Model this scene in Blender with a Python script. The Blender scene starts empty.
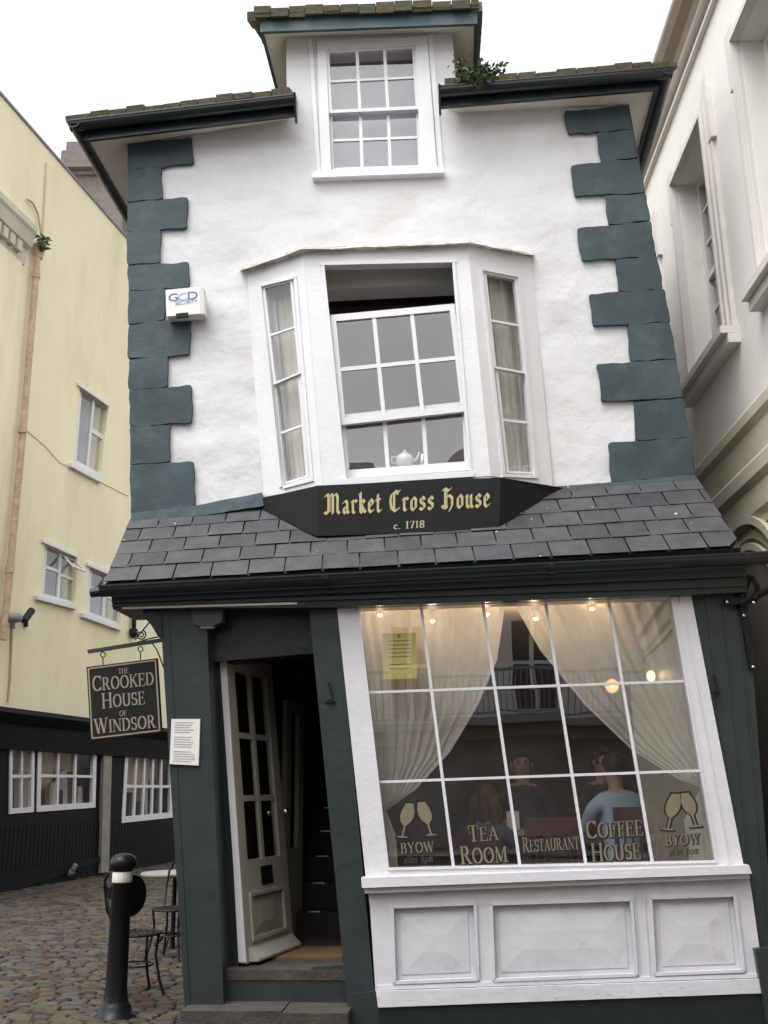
import bpy, bmesh, math, random
from mathutils import Vector, Matrix
from mathutils.geometry import tessellate_polygon
from mathutils import noise as mnoise

random.seed(7)
S = bpy.context.scene
COL = S.collection
V = Vector
rad = math.radians

# ------------------------------------------------------------------ camera
FPX = 995.0
CAM = V((0, 0, 1.62))
_u = V((-43, 3573, -995)).normalized()          # world up seen in camera axes
_f = V((0, 0, -1))
_y = (_f - _u * _f.dot(_u)).normalized()
_x = _y.cross(_u)
M3 = Matrix((_x, _y, _u))                        # camera -> world
cd = bpy.data.cameras.new('camera')
cam = bpy.data.objects.new('camera', cd)
COL.objects.link(cam)
cam.matrix_world = Matrix.Translation(CAM) @ M3.to_4x4()
cd.sensor_fit = 'VERTICAL'
cd.sensor_height = 36.0
cd.lens = 36.0 * FPX / 1024.0
cd.clip_start = 0.05
cd.clip_end = 600
S.camera = cam

# ------------------------------------------------------------------ world, sun, exposure
SUN_EL, SUN_AZ = rad(64), rad(217)               # azimuth measured like the sky texture rotation
W = bpy.data.worlds.new('World')
S.world = W
W.use_nodes = True
wn, wl = W.node_tree.nodes, W.node_tree.links
wn.clear()
sky = wn.new('ShaderNodeTexSky')
sky.sky_type = 'NISHITA'
sky.sun_disc = False
sky.sun_elevation = SUN_EL
sky.sun_rotation = SUN_AZ
sky.air_density = 1.0
sky.dust_density = 4.0
hs = wn.new('ShaderNodeHueSaturation')
hs.inputs['Saturation'].default_value = 0.10
hs.inputs['Value'].default_value = 3.35
bg = wn.new('ShaderNodeBackground')
bg.inputs['Strength'].default_value = 0.15
wo = wn.new('ShaderNodeOutputWorld')
wl.new(sky.outputs[0], hs.inputs['Color'])
ctc = wn.new('ShaderNodeTexCoord')
cnz = wn.new('ShaderNodeTexNoise')
cnz.inputs['Scale'].default_value = 3.2
cnz.inputs['Detail'].default_value = 5
cnz.inputs['Roughness'].default_value = 0.55
cmr = wn.new('ShaderNodeMapRange')
cmr.inputs['From Min'].default_value = 0.35
cmr.inputs['From Max'].default_value = 0.65
cmr.inputs['To Min'].default_value = 0.84
cmr.inputs['To Max'].default_value = 1.15
cmx = wn.new('ShaderNodeMix')
cmx.data_type = 'RGBA'
cmx.blend_type = 'MULTIPLY'
cmx.inputs['Factor'].default_value = 1.0
wl.new(ctc.outputs['Generated'], cnz.inputs['Vector'])
wl.new(cnz.outputs['Fac'], cmr.inputs['Value'])
wl.new(hs.outputs[0], cmx.inputs[6])
wl.new(cmr.outputs[0], cmx.inputs[7])
wl.new(cmx.outputs[2], bg.inputs['Color'])
wl.new(bg.outputs[0], wo.inputs['Surface'])

sd = bpy.data.lights.new('sun', 'SUN')
sd.energy = 0.6
sd.angle = rad(25)
sd.color = (1.0, 0.985, 0.97)
so = bpy.data.objects.new('sun', sd)
COL.objects.link(so)
# light comes from behind the photographer and a little to the left
sdir = V((-0.60 * math.cos(SUN_EL), -0.80 * math.cos(SUN_EL), math.sin(SUN_EL)))
so.rotation_euler = sdir.to_track_quat('Z', 'Y').to_euler()

vs = S.view_settings
vs.view_transform = 'Standard'
vs.look = 'None'
vs.exposure = -0.26
vs.gamma = 1.0
vs.use_curve_mapping = False
S.cycles.max_bounces = 10
S.cycles.transparent_max_bounces = 16
S.cycles.sample_clamp_indirect = 4.0
S.cycles.caustics_reflective = False
S.cycles.caustics_refractive = False
S.cycles.use_denoising = True

# ------------------------------------------------------------------ sight lines and planes
def ray(x, y):
    return (M3 @ V((x - 384.0, 512.0 - y, -FPX))).normalized()

class Pl:
    """A plane facing the camera; at(x, y, off) is where the sight line through a photo point meets it."""
    def __init__(s, o, n):
        s.o = V(o)
        s.n = V(n).normalized()
        if s.n.dot(CAM - s.o) < 0:
            s.n = -s.n
    def at(s, x, y, off=0.0):
        d = ray(x, y)
        return CAM + d * ((s.o + s.n * off - CAM).dot(s.n) / d.dot(s.n))

def pl3(a, b, c):
    return Pl(a, (b - a).cross(c - a))

YAW = rad(4)
U = V((math.cos(YAW), -math.sin(YAW), 0))
N = V((-math.sin(YAW), -math.cos(YAW), 0))
Z = V((0, 0, 1))
FP = Pl((0, 7.1, 0), N)                          # plane of the shopfront
WALL = -0.60                                     # the upper wall stands back behind the lean-to roof
GZ = 0.07                                        # street level
def f(x, y, n=0.0):
    return FP.at(x, y, n)
GP = Pl((0, 0, GZ), (0, 0, 1))
LA = rad(12)
LD = V((math.sin(LA), math.cos(LA), 0))
LP = Pl(GP.at(0, 893), V((math.cos(LA), -math.sin(LA), 0)))
RA = rad(1.7)
RD = V((math.sin(RA), math.cos(RA), 0))
RP = Pl((2.9, 0, 0), V((-math.cos(RA), math.sin(RA), 0)))

# ------------------------------------------------------------------ materials
def lin(r, g, b):
    def c(v):
        v /= 255.0
        return v / 12.92 if v <= 0.04045 else ((v + 0.055) / 1.055) ** 2.4
    return (c(r), c(g), c(b))

def material(name, col, rough=0.6, var=0.15, scale=6.0, bump=0.0, bscale=40.0, spec=0.4, metal=0.0,
             fine=0.0, attr=None, stain=None, stain_lo=0.6, stain_hi=0.75, stain_scale=2.0, stretch=None):
    m = bpy.data.materials.new(name)
    m.use_nodes = True
    nt = m.node_tree
    n, l = nt.nodes, nt.links
    p = n['Principled BSDF']
    p.inputs['Roughness'].default_value = rough
    p.inputs['Metallic'].default_value = metal
    p.inputs['Specular IOR Level'].default_value = spec
    tc = n.new('ShaderNodeTexCoord')
    src = tc.outputs['Object']
    if stretch:
        mp = n.new('ShaderNodeMapping')
        mp.inputs['Scale'].default_value = stretch
        l.new(src, mp.inputs['Vector'])
        src = mp.outputs[0]
    nz = n.new('ShaderNodeTexNoise')
    nz.inputs['Scale'].default_value = scale
    nz.inputs['Detail'].default_value = 6
    nz.inputs['Roughness'].default_value = 0.6
    l.new(src, nz.inputs['Vector'])
    mr = n.new('ShaderNodeMapRange')
    mr.inputs['From Min'].default_value = 0.25
    mr.inputs['From Max'].default_value = 0.75
    mr.inputs['To Min'].default_value = 1 - var
    mr.inputs['To Max'].default_value = 1 + var
    l.new(nz.outputs['Fac'], mr.inputs['Value'])
    mx = n.new('ShaderNodeMix')
    mx.data_type = 'RGBA'
    mx.blend_type = 'MULTIPLY'
    mx.inputs['Factor'].default_value = 1.0
    mx.inputs[6].default_value = (*col, 1)
    l.new(mr.outputs[0], mx.inputs[7])
    out = mx.outputs[2]
    if attr:
        a = n.new('ShaderNodeVertexColor')
        a.layer_name = attr
        m2 = n.new('ShaderNodeMix')
        m2.data_type = 'RGBA'
        m2.blend_type = 'MULTIPLY'
        m2.inputs['Factor'].default_value = 1.0
        l.new(out, m2.inputs[6])
        l.new(a.outputs['Color'], m2.inputs[7])
        out = m2.outputs[2]
    if stain:
        n3 = n.new('ShaderNodeTexNoise')
        n3.inputs['Scale'].default_value = stain_scale
        n3.inputs['Detail'].default_value = 8
        n3.inputs['Roughness'].default_value = 0.65
        l.new(src, n3.inputs['Vector'])
        r3 = n.new('ShaderNodeMapRange')
        r3.inputs['From Min'].default_value = stain_lo
        r3.inputs['From Max'].default_value = stain_hi
        l.new(n3.outputs['Fac'], r3.inputs['Value'])
        m3 = n.new('ShaderNodeMix')
        m3.data_type = 'RGBA'
        l.new(r3.outputs[0], m3.inputs['Factor'])
        l.new(out, m3.inputs[6])
        m3.inputs[7].default_value = (*stain, 1)
        out = m3.outputs[2]
    l.new(out, p.inputs['Base Color'])
    if bump > 0:
        b1 = n.new('ShaderNodeTexNoise')
        b1.inputs['Scale'].default_value = bscale
        b1.inputs['Detail'].default_value = 5
        l.new(src, b1.inputs['Vector'])
        bp = n.new('ShaderNodeBump')
        bp.inputs['Strength'].default_value = 1.0
        bp.inputs['Distance'].default_value = bump
        l.new(b1.outputs['Fac'], bp.inputs['Height'])
        last = bp
        if fine > 0:
            b2 = n.new('ShaderNodeTexNoise')
            b2.inputs['Scale'].default_value = bscale * 7
            b2.inputs['Detail'].default_value = 3
            l.new(src, b2.inputs['Vector'])
            bq = n.new('ShaderNodeBump')
            bq.inputs['Distance'].default_value = fine
            l.new(b2.outputs['Fac'], bq.inputs['Height'])
            l.new(bp.outputs[0], bq.inputs['Normal'])
            last = bq
        l.new(last.outputs[0], p.inputs['Normal'])
    return m

def glass_material(name, tint=(1, 1, 1), gain=1.9, rough=0.0, wob=0.0):
    m = bpy.data.materials.new(name)
    m.use_nodes = True
    nt = m.node_tree
    n, l = nt.nodes, nt.links
    n.clear()
    t = n.new('ShaderNodeBsdfTransparent')
    t.inputs['Color'].default_value = (*tint, 1)
    g = n.new('ShaderNodeBsdfGlossy')
    g.inputs['Roughness'].default_value = rough
    lw_ = n.new('ShaderNodeLayerWeight')
    lw_.inputs['Blend'].default_value = 0.5
    pw = n.new('ShaderNodeMath')
    pw.operation = 'POWER'
    pw.inputs[1].default_value = 5.0
    fr = n.new('ShaderNodeMath')
    fr.operation = 'MULTIPLY_ADD'
    fr.inputs[1].default_value = 0.96
    fr.inputs[2].default_value = 0.04
    l.new(lw_.outputs['Facing'], pw.inputs[0])
    l.new(pw.outputs[0], fr.inputs[0])
    mu = n.new('ShaderNodeMath')
    mu.operation = 'MULTIPLY'
    mu.use_clamp = True
    mu.inputs[1].default_value = gain            # two surfaces of one sheet
    mx = n.new('ShaderNodeMixShader')
    o = n.new('ShaderNodeOutputMaterial')
    l.new(fr.outputs[0], mu.inputs[0])
    l.new(mu.outputs[0], mx.inputs[0])
    l.new(t.outputs[0], mx.inputs[1])
    l.new(g.outputs[0], mx.inputs[2])
    l.new(mx.outputs[0], o.inputs['Surface'])
    if wob > 0:
        tc = n.new('ShaderNodeTexCoord')
        nz = n.new('ShaderNodeTexNoise')
        nz.inputs['Scale'].default_value = 2.5
        nz.inputs['Detail'].default_value = 1
        l.new(tc.outputs['Object'], nz.inputs['Vector'])
        bp = n.new('ShaderNodeBump')
        bp.inputs['Distance'].default_value = wob
        l.new(nz.outputs['Fac'], bp.inputs['Height'])
        l.new(bp.outputs[0], g.inputs['Normal'])
    return m

def net_material(name, col, opacity):
    m = bpy.data.materials.new(name)
    m.use_nodes = True
    nt = m.node_tree
    n, l = nt.nodes, nt.links
    n.clear()
    d = n.new('ShaderNodeBsdfDiffuse')
    d.inputs['Color'].default_value = (*col, 1)
    tr = n.new('ShaderNodeBsdfTranslucent')
    tr.inputs['Color'].default_value = (*col, 1)
    a = n.new('ShaderNodeMixShader')
    a.inputs[0].default_value = 0.45
    t = n.new('ShaderNodeBsdfTransparent')
    b = n.new('ShaderNodeMixShader')
    tc = n.new('ShaderNodeTexCoord')
    nz = n.new('ShaderNodeTexNoise')
    nz.inputs['Scale'].default_value = 14
    nz.inputs['Detail'].default_value = 3
    l.new(tc.outputs['Object'], nz.inputs['Vector'])
    mr = n.new('ShaderNodeMapRange')
    mr.inputs['To Min'].default_value = opacity - 0.12
    mr.inputs['To Max'].default_value = opacity + 0.12
    l.new(nz.outputs['Fac'], mr.inputs['Value'])
    l.new(mr.outputs[0], b.inputs[0])
    o = n.new('ShaderNodeOutputMaterial')
    l.new(d.outputs[0], a.inputs[1])
    l.new(tr.outputs[0], a.inputs[2])
    l.new(t.outputs[0], b.inputs[1])
    l.new(a.outputs[0], b.inputs[2])
    l.new(b.outputs[0], o.inputs['Surface'])
    return m

def glow_material(name, col, strength):
    m = bpy.data.materials.new(name)
    m.use_nodes = True
    p = m.node_tree.nodes['Principled BSDF']
    p.inputs['Base Color'].default_value = (*col, 1)
    p.inputs['Emission Color'].default_value = (*col, 1)
    p.inputs['Emission Strength'].default_value = strength
    return m

STUCCO = material('white_stucco', (0.635, 0.63, 0.64), 0.85, 0.05, 3.0, bump=0.05, bscale=2.0, spec=0.2, fine=0.0025,
                  stain=(0.50, 0.47, 0.44), stain_lo=0.60, stain_hi=0.9, stain_scale=1.6)
# trowel ridges in the render
_nt = STUCCO.node_tree
_vo = _nt.nodes.new('ShaderNodeTexNoise')
_vo.noise_type = 'RIDGED_MULTIFRACTAL'
_vo.inputs['Scale'].default_value = 1.5
_vo.inputs['Detail'].default_value = 1.6
_mpn = _nt.nodes.new('ShaderNodeMapping')
_mpn.inputs['Rotation'].default_value = (0.2, 0.5, 0.1)
_mpn.inputs['Scale'].default_value = (0.8, 1, 1.7)
_tc = [x for x in _nt.nodes if x.type == 'TEX_COORD'][0]
_nt.links.new(_tc.outputs['Object'], _mpn.inputs['Vector'])
_nt.links.new(_mpn.outputs[0], _vo.inputs['Vector'])
_b3 = _nt.nodes.new('ShaderNodeBump')
_b3.inputs['Distance'].default_value = 0.030
_nt.links.new(_vo.outputs['Fac'], _b3.inputs['Height'])
_pr = _nt.nodes['Principled BSDF']
_old = _pr.inputs['Normal'].links[0].from_socket
_nt.links.new(_old, _b3.inputs['Normal'])
_nt.links.new(_b3.outputs[0], _pr.inputs['Normal'])

QUOIN = material('teal_painted_stone', (0.036, 0.057, 0.064), 0.62, 0.35, 2.5, bump=0.014, bscale=3.5, fine=0.0012, spec=0.35,
                 stain=(0.065, 0.095, 0.105), stain_lo=0.52, stain_hi=0.85, stain_scale=5)
FLASH = material('teal_flashing', (0.065, 0.095, 0.105), .6, .2, 6, bump=.01, bscale=9)
GREEN = material('dark_green_paint', (0.025, 0.034, 0.0355), 0.38, 0.18, 4.0, bump=0.004, bscale=14, spec=0.4)
GREEN2 = material('green_black_gutter_paint', (0.013, 0.020, 0.021), 0.3, 0.2, 5.0, bump=0.003, bscale=20, spec=0.45)
WHITE = material('white_gloss_paint', (0.68, 0.675, 0.69), 0.42, 0.05, 4.0, bump=0.003, bscale=25, spec=0.4,
                 stain=(0.42, 0.40, 0.34), stain_lo=0.66, stain_hi=0.95, stain_scale=7)
WHITE_S = material('shop_shaded_white_paint', (0.62, 0.615, 0.645), 0.45, 0.06, 4.0, bump=0.003, bscale=25, spec=0.35,
                   stain=(0.36, 0.34, 0.30), stain_lo=0.60, stain_hi=0.95, stain_scale=6)  # greyish shop white, darker than WHITE to hold the lower front's shade
WHITE_B = material('shaded_white_board_paint', (0.56, 0.555, 0.595), 0.5, 0.08, 3.0, bump=0.004, bscale=12, spec=0.35,
                   stain=(0.30, 0.28, 0.26), stain_lo=0.57, stain_hi=0.95, stain_scale=5)  # board white lowered too, shade near the street is in the colour
SOFFIT = material('soffit_plaster', (0.62, 0.58, 0.52), 0.8, 0.1, 3.0, bump=0.004, bscale=10)
SLATE = material('roof_slate', (0.050, 0.051, 0.054), 0.6, 0.35, 7.0, bump=0.006, bscale=30, spec=0.35, attr='tint',
                 stain=(0.62, 0.60, 0.58), stain_lo=0.69, stain_hi=0.71, stain_scale=15)
TILE = material('clay_roof_tile', (0.17, 0.145, 0.12), 0.85, 0.3, 12.0, bump=0.01, bscale=30, attr='tint',
                stain=(0.13, 0.14, 0.09), stain_lo=0.42, stain_hi=0.6, stain_scale=5)
LEAD = material('mossy_lead', (0.36, 0.36, 0.28), 0.8, 0.3, 8.0, bump=0.01, bscale=20, stain=(0.62, 0.61, 0.56), stain_lo=0.48, stain_hi=0.6, stain_scale=9)
YELLOW = material('yellow_render', (0.83, 0.755, 0.53), 0.85, 0.06, 1.2, stretch=(1, 1, .35), bump=0.01, bscale=3, fine=0.002, spec=0.2,
                  stain=(0.68, 0.57, 0.33), stain_lo=0.52, stain_hi=0.85, stain_scale=0.9)
CREAM = material('cream_moulding', (0.55, 0.50, 0.42), 0.7, 0.1, 3.0, bump=0.003, bscale=20)
BLACKWOOD = material('black_boarded_wood', (0.006, 0.006, 0.007), 0.6, 0.3, 4.0, spec=0.1, bump=0.006, bscale=6, stretch=(1, 1, 0.2))
GUILD = material('guildhall_white_stucco', (0.80, 0.78, 0.74), 0.8, 0.05, 1.5, bump=0.006, bscale=4, fine=0.002, spec=0.25,
                 stain=(0.50, 0.47, 0.40), stain_lo=0.62, stain_hi=0.85, stain_scale=1.4)
GUILD_TRIM = material('guildhall_trim', (0.68, 0.64, 0.61), 0.65, 0.06, 3.0, bump=0.0006, bscale=20)
GUILD_STONE = material('guildhall_lower_stone', (0.50, 0.46, 0.36), 0.8, 0.12, 2.5, bump=0.004, bscale=10)
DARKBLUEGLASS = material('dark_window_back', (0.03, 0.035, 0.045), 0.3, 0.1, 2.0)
STONE = material('worn_step_stone', (0.052, 0.045, 0.037), 0.9, 0.3, 6.0, bump=0.015, bscale=14, fine=0.004)
COBBLE = material('street_sett', (0.068, 0.060, 0.052), 0.75, 0.35, 18.0, bump=0.008, bscale=30, attr='tint', spec=0.3)
MORTAR = material('street_ground', (0.050, 0.043, 0.036), 0.95, 0.3, 5.0, bump=0.01, bscale=30)
IRON = material('black_cast_iron', (0.010, 0.010, 0.012), 0.32, 0.25, 6.0, bump=0.002, bscale=40, spec=0.22)
IRON_M = material('black_wrought_iron', (0.011, 0.011, 0.011), 0.5, 0.25, 12.0, bump=0.001, bscale=60, spec=0.2)
BANDW = material('bollard_white_band', (0.62, 0.60, 0.52), 0.5, 0.12, 14.0)
BOARD = material('black_sign_board', (0.011, 0.011, 0.011), 0.6, 0.2, 5.0, bump=0.001, bscale=30, spec=0.18)
GOLD = material('gold_lettering', (0.44, 0.375, 0.20), 0.5, 0.15, 20.0, spec=0.4)
BRONZE = material('beige_lettering', (0.26, 0.215, 0.165), 0.55, 0.12, 20.0)
DECAL = material('tan_window_lettering', (0.18, 0.15, 0.10), 0.6, 0.12, 20.0)
DECALB = material('dark_lettering_shadow', (0.012, 0.010, 0.008), 0.6, 0.1, 20.0)
DECALF = material('faint_window_lettering', (0.04, 0.035, 0.03), 0.6, 0.12, 20.0)
PAPER = material('white_menu_paper', (0.68, 0.67, 0.64), 0.6, 0.05, 10.0)
PRINT = material('grey_print', (0.36, 0.35, 0.34), 0.7, 0.1, 20.0)
YPAPER = material('yellow_notice_paper', (0.80, 0.69, 0.22), 0.7, 0.08, 8.0)
YPRINT = material('notice_print', (0.34, 0.31, 0.09), 0.7, 0.1, 20.0)
ALARM = material('alarm_plastic', (0.70, 0.68, 0.66), 0.4, 0.04, 8.0)
BLUE = material('alarm_blue_print', (0.05, 0.10, 0.28), 0.5, 0.05, 8.0)
LBLUE = material('alarm_pale_blue_print', (0.25, 0.50, 0.72), 0.5, 0.05, 8.0)
PIPE = material('rusty_downpipe', (0.48, 0.36, 0.24), 0.7, 0.3, 9.0, bump=0.003, bscale=20)
GREYMETAL = material('grey_metal', (0.22, 0.23, 0.25), 0.5, 0.15, 6.0)
BRICK = material('old_chimney_brick', (0.15, 0.13, 0.12), 0.9, 0.25, 6.0, bump=0.01, bscale=20)
ROOFDARK = material('opposite_slate', (0.09, 0.09, 0.10), 0.7, 0.15, 4.0)
OPP = material('opposite_render', (0.74, 0.72, 0.68), 0.85, 0.08, 1.5)
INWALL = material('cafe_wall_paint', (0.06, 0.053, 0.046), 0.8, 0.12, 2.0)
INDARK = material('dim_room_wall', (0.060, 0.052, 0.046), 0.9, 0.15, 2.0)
INCEIL = material('cafe_ceiling_paint', (0.42, 0.34, 0.22), 0.85, 0.08, 2.0)
FLOORW = material('cafe_floor_boards', (0.070, 0.045, 0.026), 0.5, 0.25, 5.0, stretch=(1, 8, 1))
MAT_COIR = material('coir_mat', (0.16, 0.10, 0.045), 0.95, 0.3, 40.0, bump=0.006, bscale=120)
DOORW = material('old_cream_door_paint', (0.34, 0.32, 0.275), 0.45, 0.08, 4.0, bump=0.002, bscale=25)
REDWOOD = material('red_chair_wood', (0.085, 0.026, 0.024), 0.4, 0.2, 8.0)
PALETABLE = material('pale_table_top', (0.26, 0.25, 0.22), 0.5, 0.1, 8.0)
SKIN = material('skin', (0.42, 0.26, 0.20), 0.55, 0.06, 14.0)
HAIRD = material('dark_hair', (0.022, 0.015, 0.012), 0.55, 0.5, 60.0, bump=0.006, bscale=70, stretch=(1, 1, 0.15))
HAIRB = material('brown_hair', (0.06, 0.035, 0.02), 0.55, 0.5, 60.0, bump=0.006, bscale=70, stretch=(1, 1, 0.15))
SHIRT_B = material('pale_blue_shirt', (0.33, 0.47, 0.62), 0.8, 0.08, 6.0, bump=0.01, bscale=9)
SHIRT_D = material('dark_jumper', (0.03, 0.03, 0.038), 0.85, 0.12, 6.0, bump=0.01, bscale=9)
SHIRT_G = material('grey_blue_jumper', (0.06, 0.07, 0.10), 0.85, 0.12, 6.0, bump=0.01, bscale=9)
SHIRT_R = material('brown_jacket', (0.05, 0.028, 0.022), 0.85, 0.12, 6.0, bump=0.01, bscale=9)
TROUSER = material('dark_trousers', (0.025, 0.027, 0.035), 0.9, 0.1, 8.0)
EYEM = material('dark_eye', (0.02, 0.015, 0.012), 0.3, 0.0, 8.0)
LIPM = material('lip', (0.36, 0.15, 0.13), 0.5, 0.0, 8.0)
CHINA = material('white_china', (0.72, 0.72, 0.70), 0.25, 0.03, 8.0)
CHROME = material('brushed_steel', (0.60, 0.60, 0.60), 0.25, 0.05, 8.0, metal=1.0)
LEAF = material('gutter_plant_leaf', (0.075, 0.115, 0.05), 0.6, 0.35, 30.0, attr='tint')
STEM = material('plant_stem', (0.07, 0.06, 0.03), 0.8, 0.2, 20.0)
CURT = net_material('cream_net', (0.90, 0.88, 0.83), 0.74)
CURT2 = net_material('cream_bay_curtain', (0.84, 0.80, 0.71), 0.95)
GLASS = glass_material('window_glass', gain=2.0, wob=0.001)
GLASS_D = glass_material('shop_display_glass', gain=0.9)
GLASS_S = glass_material('shop_glass', gain=6.5, wob=0.0008)
GLASS_B = glass_material('old_sash_glass', gain=4.2, wob=0.003)
BULB = glow_material('lit_bulb', (1.0, 0.62, 0.26), 14.0)
GLOBE = glow_material('lit_globe', (1.0, 0.55, 0.22), 5.0)

# ------------------------------------------------------------------ object helpers
def meta(o, label=None, cat=None, group=None, kind=None):
    if label: o['label'] = label
    if cat: o['category'] = cat
    if group: o['group'] = group
    if kind: o['kind'] = kind
    return o

def root(name, loc, label, cat, group=None, rotz=0.0):
    o = bpy.data.objects.new(name, None)
    o.empty_display_size = 0.2
    o.location = loc
    o.rotation_euler = (0, 0, rotz)
    COL.objects.link(o)
    return meta(o, label, cat, group)

def link(name, bm, mats, parent=None, smooth=False, local=False, bevel=0.0):
    if bevel > 0:
        bm.verts.index_update()
        es = [e for e in bm.edges if len(e.link_faces) == 2 and e.calc_face_angle(0) > 0.5]
        if es:
            bmesh.ops.bevel(bm, geom=es, offset=bevel, segments=1, affect='EDGES', clamp_overlap=True)
    bmesh.ops.recalc_face_normals(bm, faces=bm.faces[:])
    me = bpy.data.meshes.new(name)
    bm.to_mesh(me)
    bm.free()
    if not isinstance(mats, (list, tuple)):
        mats = [mats]
    for m in mats:
        me.materials.append(m)
    if smooth:
        for p in me.polygons:
            p.use_smooth = True
    o = bpy.data.objects.new(name, me)
    COL.objects.link(o)
    if parent is not None:
        o.parent = parent
        if not local and parent.parent is None and parent.type == 'EMPTY':
            o.matrix_parent_inverse = (Matrix.Translation(parent.location) @ parent.rotation_euler.to_matrix().to_4x4()).inverted()
    return o

def hold(name, parent):
    """an empty part that only carries sub-parts"""
    o = bpy.data.objects.new(name, None)
    COL.objects.link(o)
    o.parent = parent
    o.matrix_parent_inverse = Matrix.Translation(-parent.location)
    return o

def B():
    return bmesh.new()

def face(bm, vs_, mi=0):
    try:
        fc = bm.faces.new(vs_)
        fc.material_index = mi
        return fc
    except ValueError:
        return None

def loft(bm, A, Bl, mi=0, caps=True):
    """join two loops of 3-D points into a closed solid"""
    a = [bm.verts.new(p) for p in A]
    b = [bm.verts.new(p) for p in Bl]
    n = len(a)
    for i in range(n):
        face(bm, (a[i], a[(i + 1) % n], b[(i + 1) % n], b[i]), mi)
    if caps:
        face(bm, a, mi)
        face(bm, b[::-1], mi)

def slab(bm, px, pl, n1, th, holes=(), mi=0):
    """a board: outline given as photo points on the plane, set n1 in front of it, th thick"""
    loops = [[pl.at(x, y, n1) for x, y in px]] + [[pl.at(x, y, n1) for x, y in h] for h in holes]
    if not holes:
        loft(bm, loops[0], [p - pl.n * th for p in loops[0]], mi)
        return
    fl = [p for lp in loops for p in lp]
    fv = [bm.verts.new(p) for p in fl]
    bv = [bm.verts.new(p - pl.n * th) for p in fl]
    for t in tessellate_polygon(loops):
        face(bm, [fv[i] for i in t], mi)
        face(bm, [bv[i] for i in reversed(t)], mi)
    k = 0
    for lp in loops:
        m = len(lp)
        for i in range(m):
            a, b = k + i, k + (i + 1) % m
            face(bm, (fv[a], fv[b], bv[b], bv[a]), mi)
        k += m

def strip(bm, p, q, w, pl, n1, th, mi=0):
    """a bar between two photo points, w photo pixels wide"""
    d = V((q[0] - p[0], q[1] - p[1])).normalized()
    o = V((-d.y, d.x)) * (w / 2.0)
    slab(bm, [(p[0] + o.x, p[1] + o.y), (q[0] + o.x, q[1] + o.y), (q[0] - o.x, q[1] - o.y), (p[0] - o.x, p[1] - o.y)], pl, n1, th, mi=mi)

def rough(px, amp=0.8, step=6.0, seed=0):
    out = []
    n = len(px)
    for i in range(n):
        a, b = V(px[i]), V(px[(i + 1) % n])
        L = (b - a).length
        k = max(1, int(L / step))
        for j in range(k):
            p = a.lerp(b, j / k)
            q = mnoise.noise_vector(V((p.x * 0.09 + seed * 7.3, p.y * 0.09, seed * 1.7)))
            out.append((p.x + q.x * amp, p.y + q.y * amp))
    return out

def rounded(px, r=2.5):
    out = []
    n = len(px)
    for i in range(n):
        p, a, b = V(px[i]), V(px[i - 1]), V(px[(i + 1) % n])
        da, db = (a - p), (b - p)
        ra, rb = min(r, da.length * 0.4), min(r, db.length * 0.4)
        p1, p2 = p + da.normalized() * ra, p + db.normalized() * rb
        for t in (0.0, 0.5, 1.0):
            q = p1.lerp(p, t).lerp(p.lerp(p2, t), t)
            out.append((q.x, q.y))
    return out

def box(bm, c, hx, hy, hz, ax=None, mi=0):
    ax = ax or (V((1, 0, 0)), V((0, 1, 0)), V((0, 0, 1)))
    c = V(c)
    X, Y, ZZ = ax[0] * hx, ax[1] * hy, ax[2] * hz
    loft(bm, [c - X - Y - ZZ, c + X - Y - ZZ, c + X + Y - ZZ, c - X + Y - ZZ],
         [c - X - Y + ZZ, c + X - Y + ZZ, c + X + Y + ZZ, c - X + Y + ZZ], mi)

HAX = (U, -N, Z)                                  # along, into, up for things square to the house

def tube(bm, pts, r, seg=8, mi=0, closed=False, cap=True):
    pts = [V(p) for p in pts]
    n = len(pts)
    rr = r if isinstance(r, (list, tuple)) else [r] * n
    rings = []
    ref = None
    for i, p in enumerate(pts):
        if closed:
            d = pts[(i + 1) % n] - pts[i - 1]
        else:
            d = pts[min(i + 1, n - 1)] - pts[max(i - 1, 0)]
        d.normalize()
        if ref is None:
            ref = V((0, 0, 1)) if abs(d.z) < 0.9 else V((1, 0, 0))
        a = d.cross(ref)
        if a.length < 1e-4:
            ref = V((1, 0, 0)); a = d.cross(ref)
        a.normalize()
        b = a.cross(d).normalized()
        ref = b
        rings.append([bm.verts.new(p + (a * math.cos(2 * math.pi * k / seg) + b * math.sin(2 * math.pi * k / seg)) * rr[i]) for k in range(seg)])
    m = n if closed else n - 1
    for i in range(m):
        A, C = rings[i], rings[(i + 1) % n]
        for k in range(seg):
            face(bm, (A[k], A[(k + 1) % seg], C[(k + 1) % seg], C[k]), mi)
    if cap and not closed:
        face(bm, rings[0][::-1], mi)
        face(bm, rings[-1], mi)

def lathe(bm, prof, c=(0, 0, 0), seg=24, mi=0, ax=None):
    c = V(c)
    ax = ax or (V((1, 0, 0)), V((0, 1, 0)), V((0, 0, 1)))
    rings = []
    for r, z in prof:
        rings.append([bm.verts.new(c + ax[0] * (r * math.cos(2 * math.pi * k / seg)) + ax[1] * (r * math.sin(2 * math.pi * k / seg)) + ax[2] * z) for k in range(seg)])
    for i in range(len(prof) - 1):
        for k in range(seg):
            face(bm, (rings[i][k], rings[i][(k + 1) % seg], rings[i + 1][(k + 1) % seg], rings[i + 1][k]), mi)
    face(bm, rings[0][::-1], mi)
    face(bm, rings[-1], mi)

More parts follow.
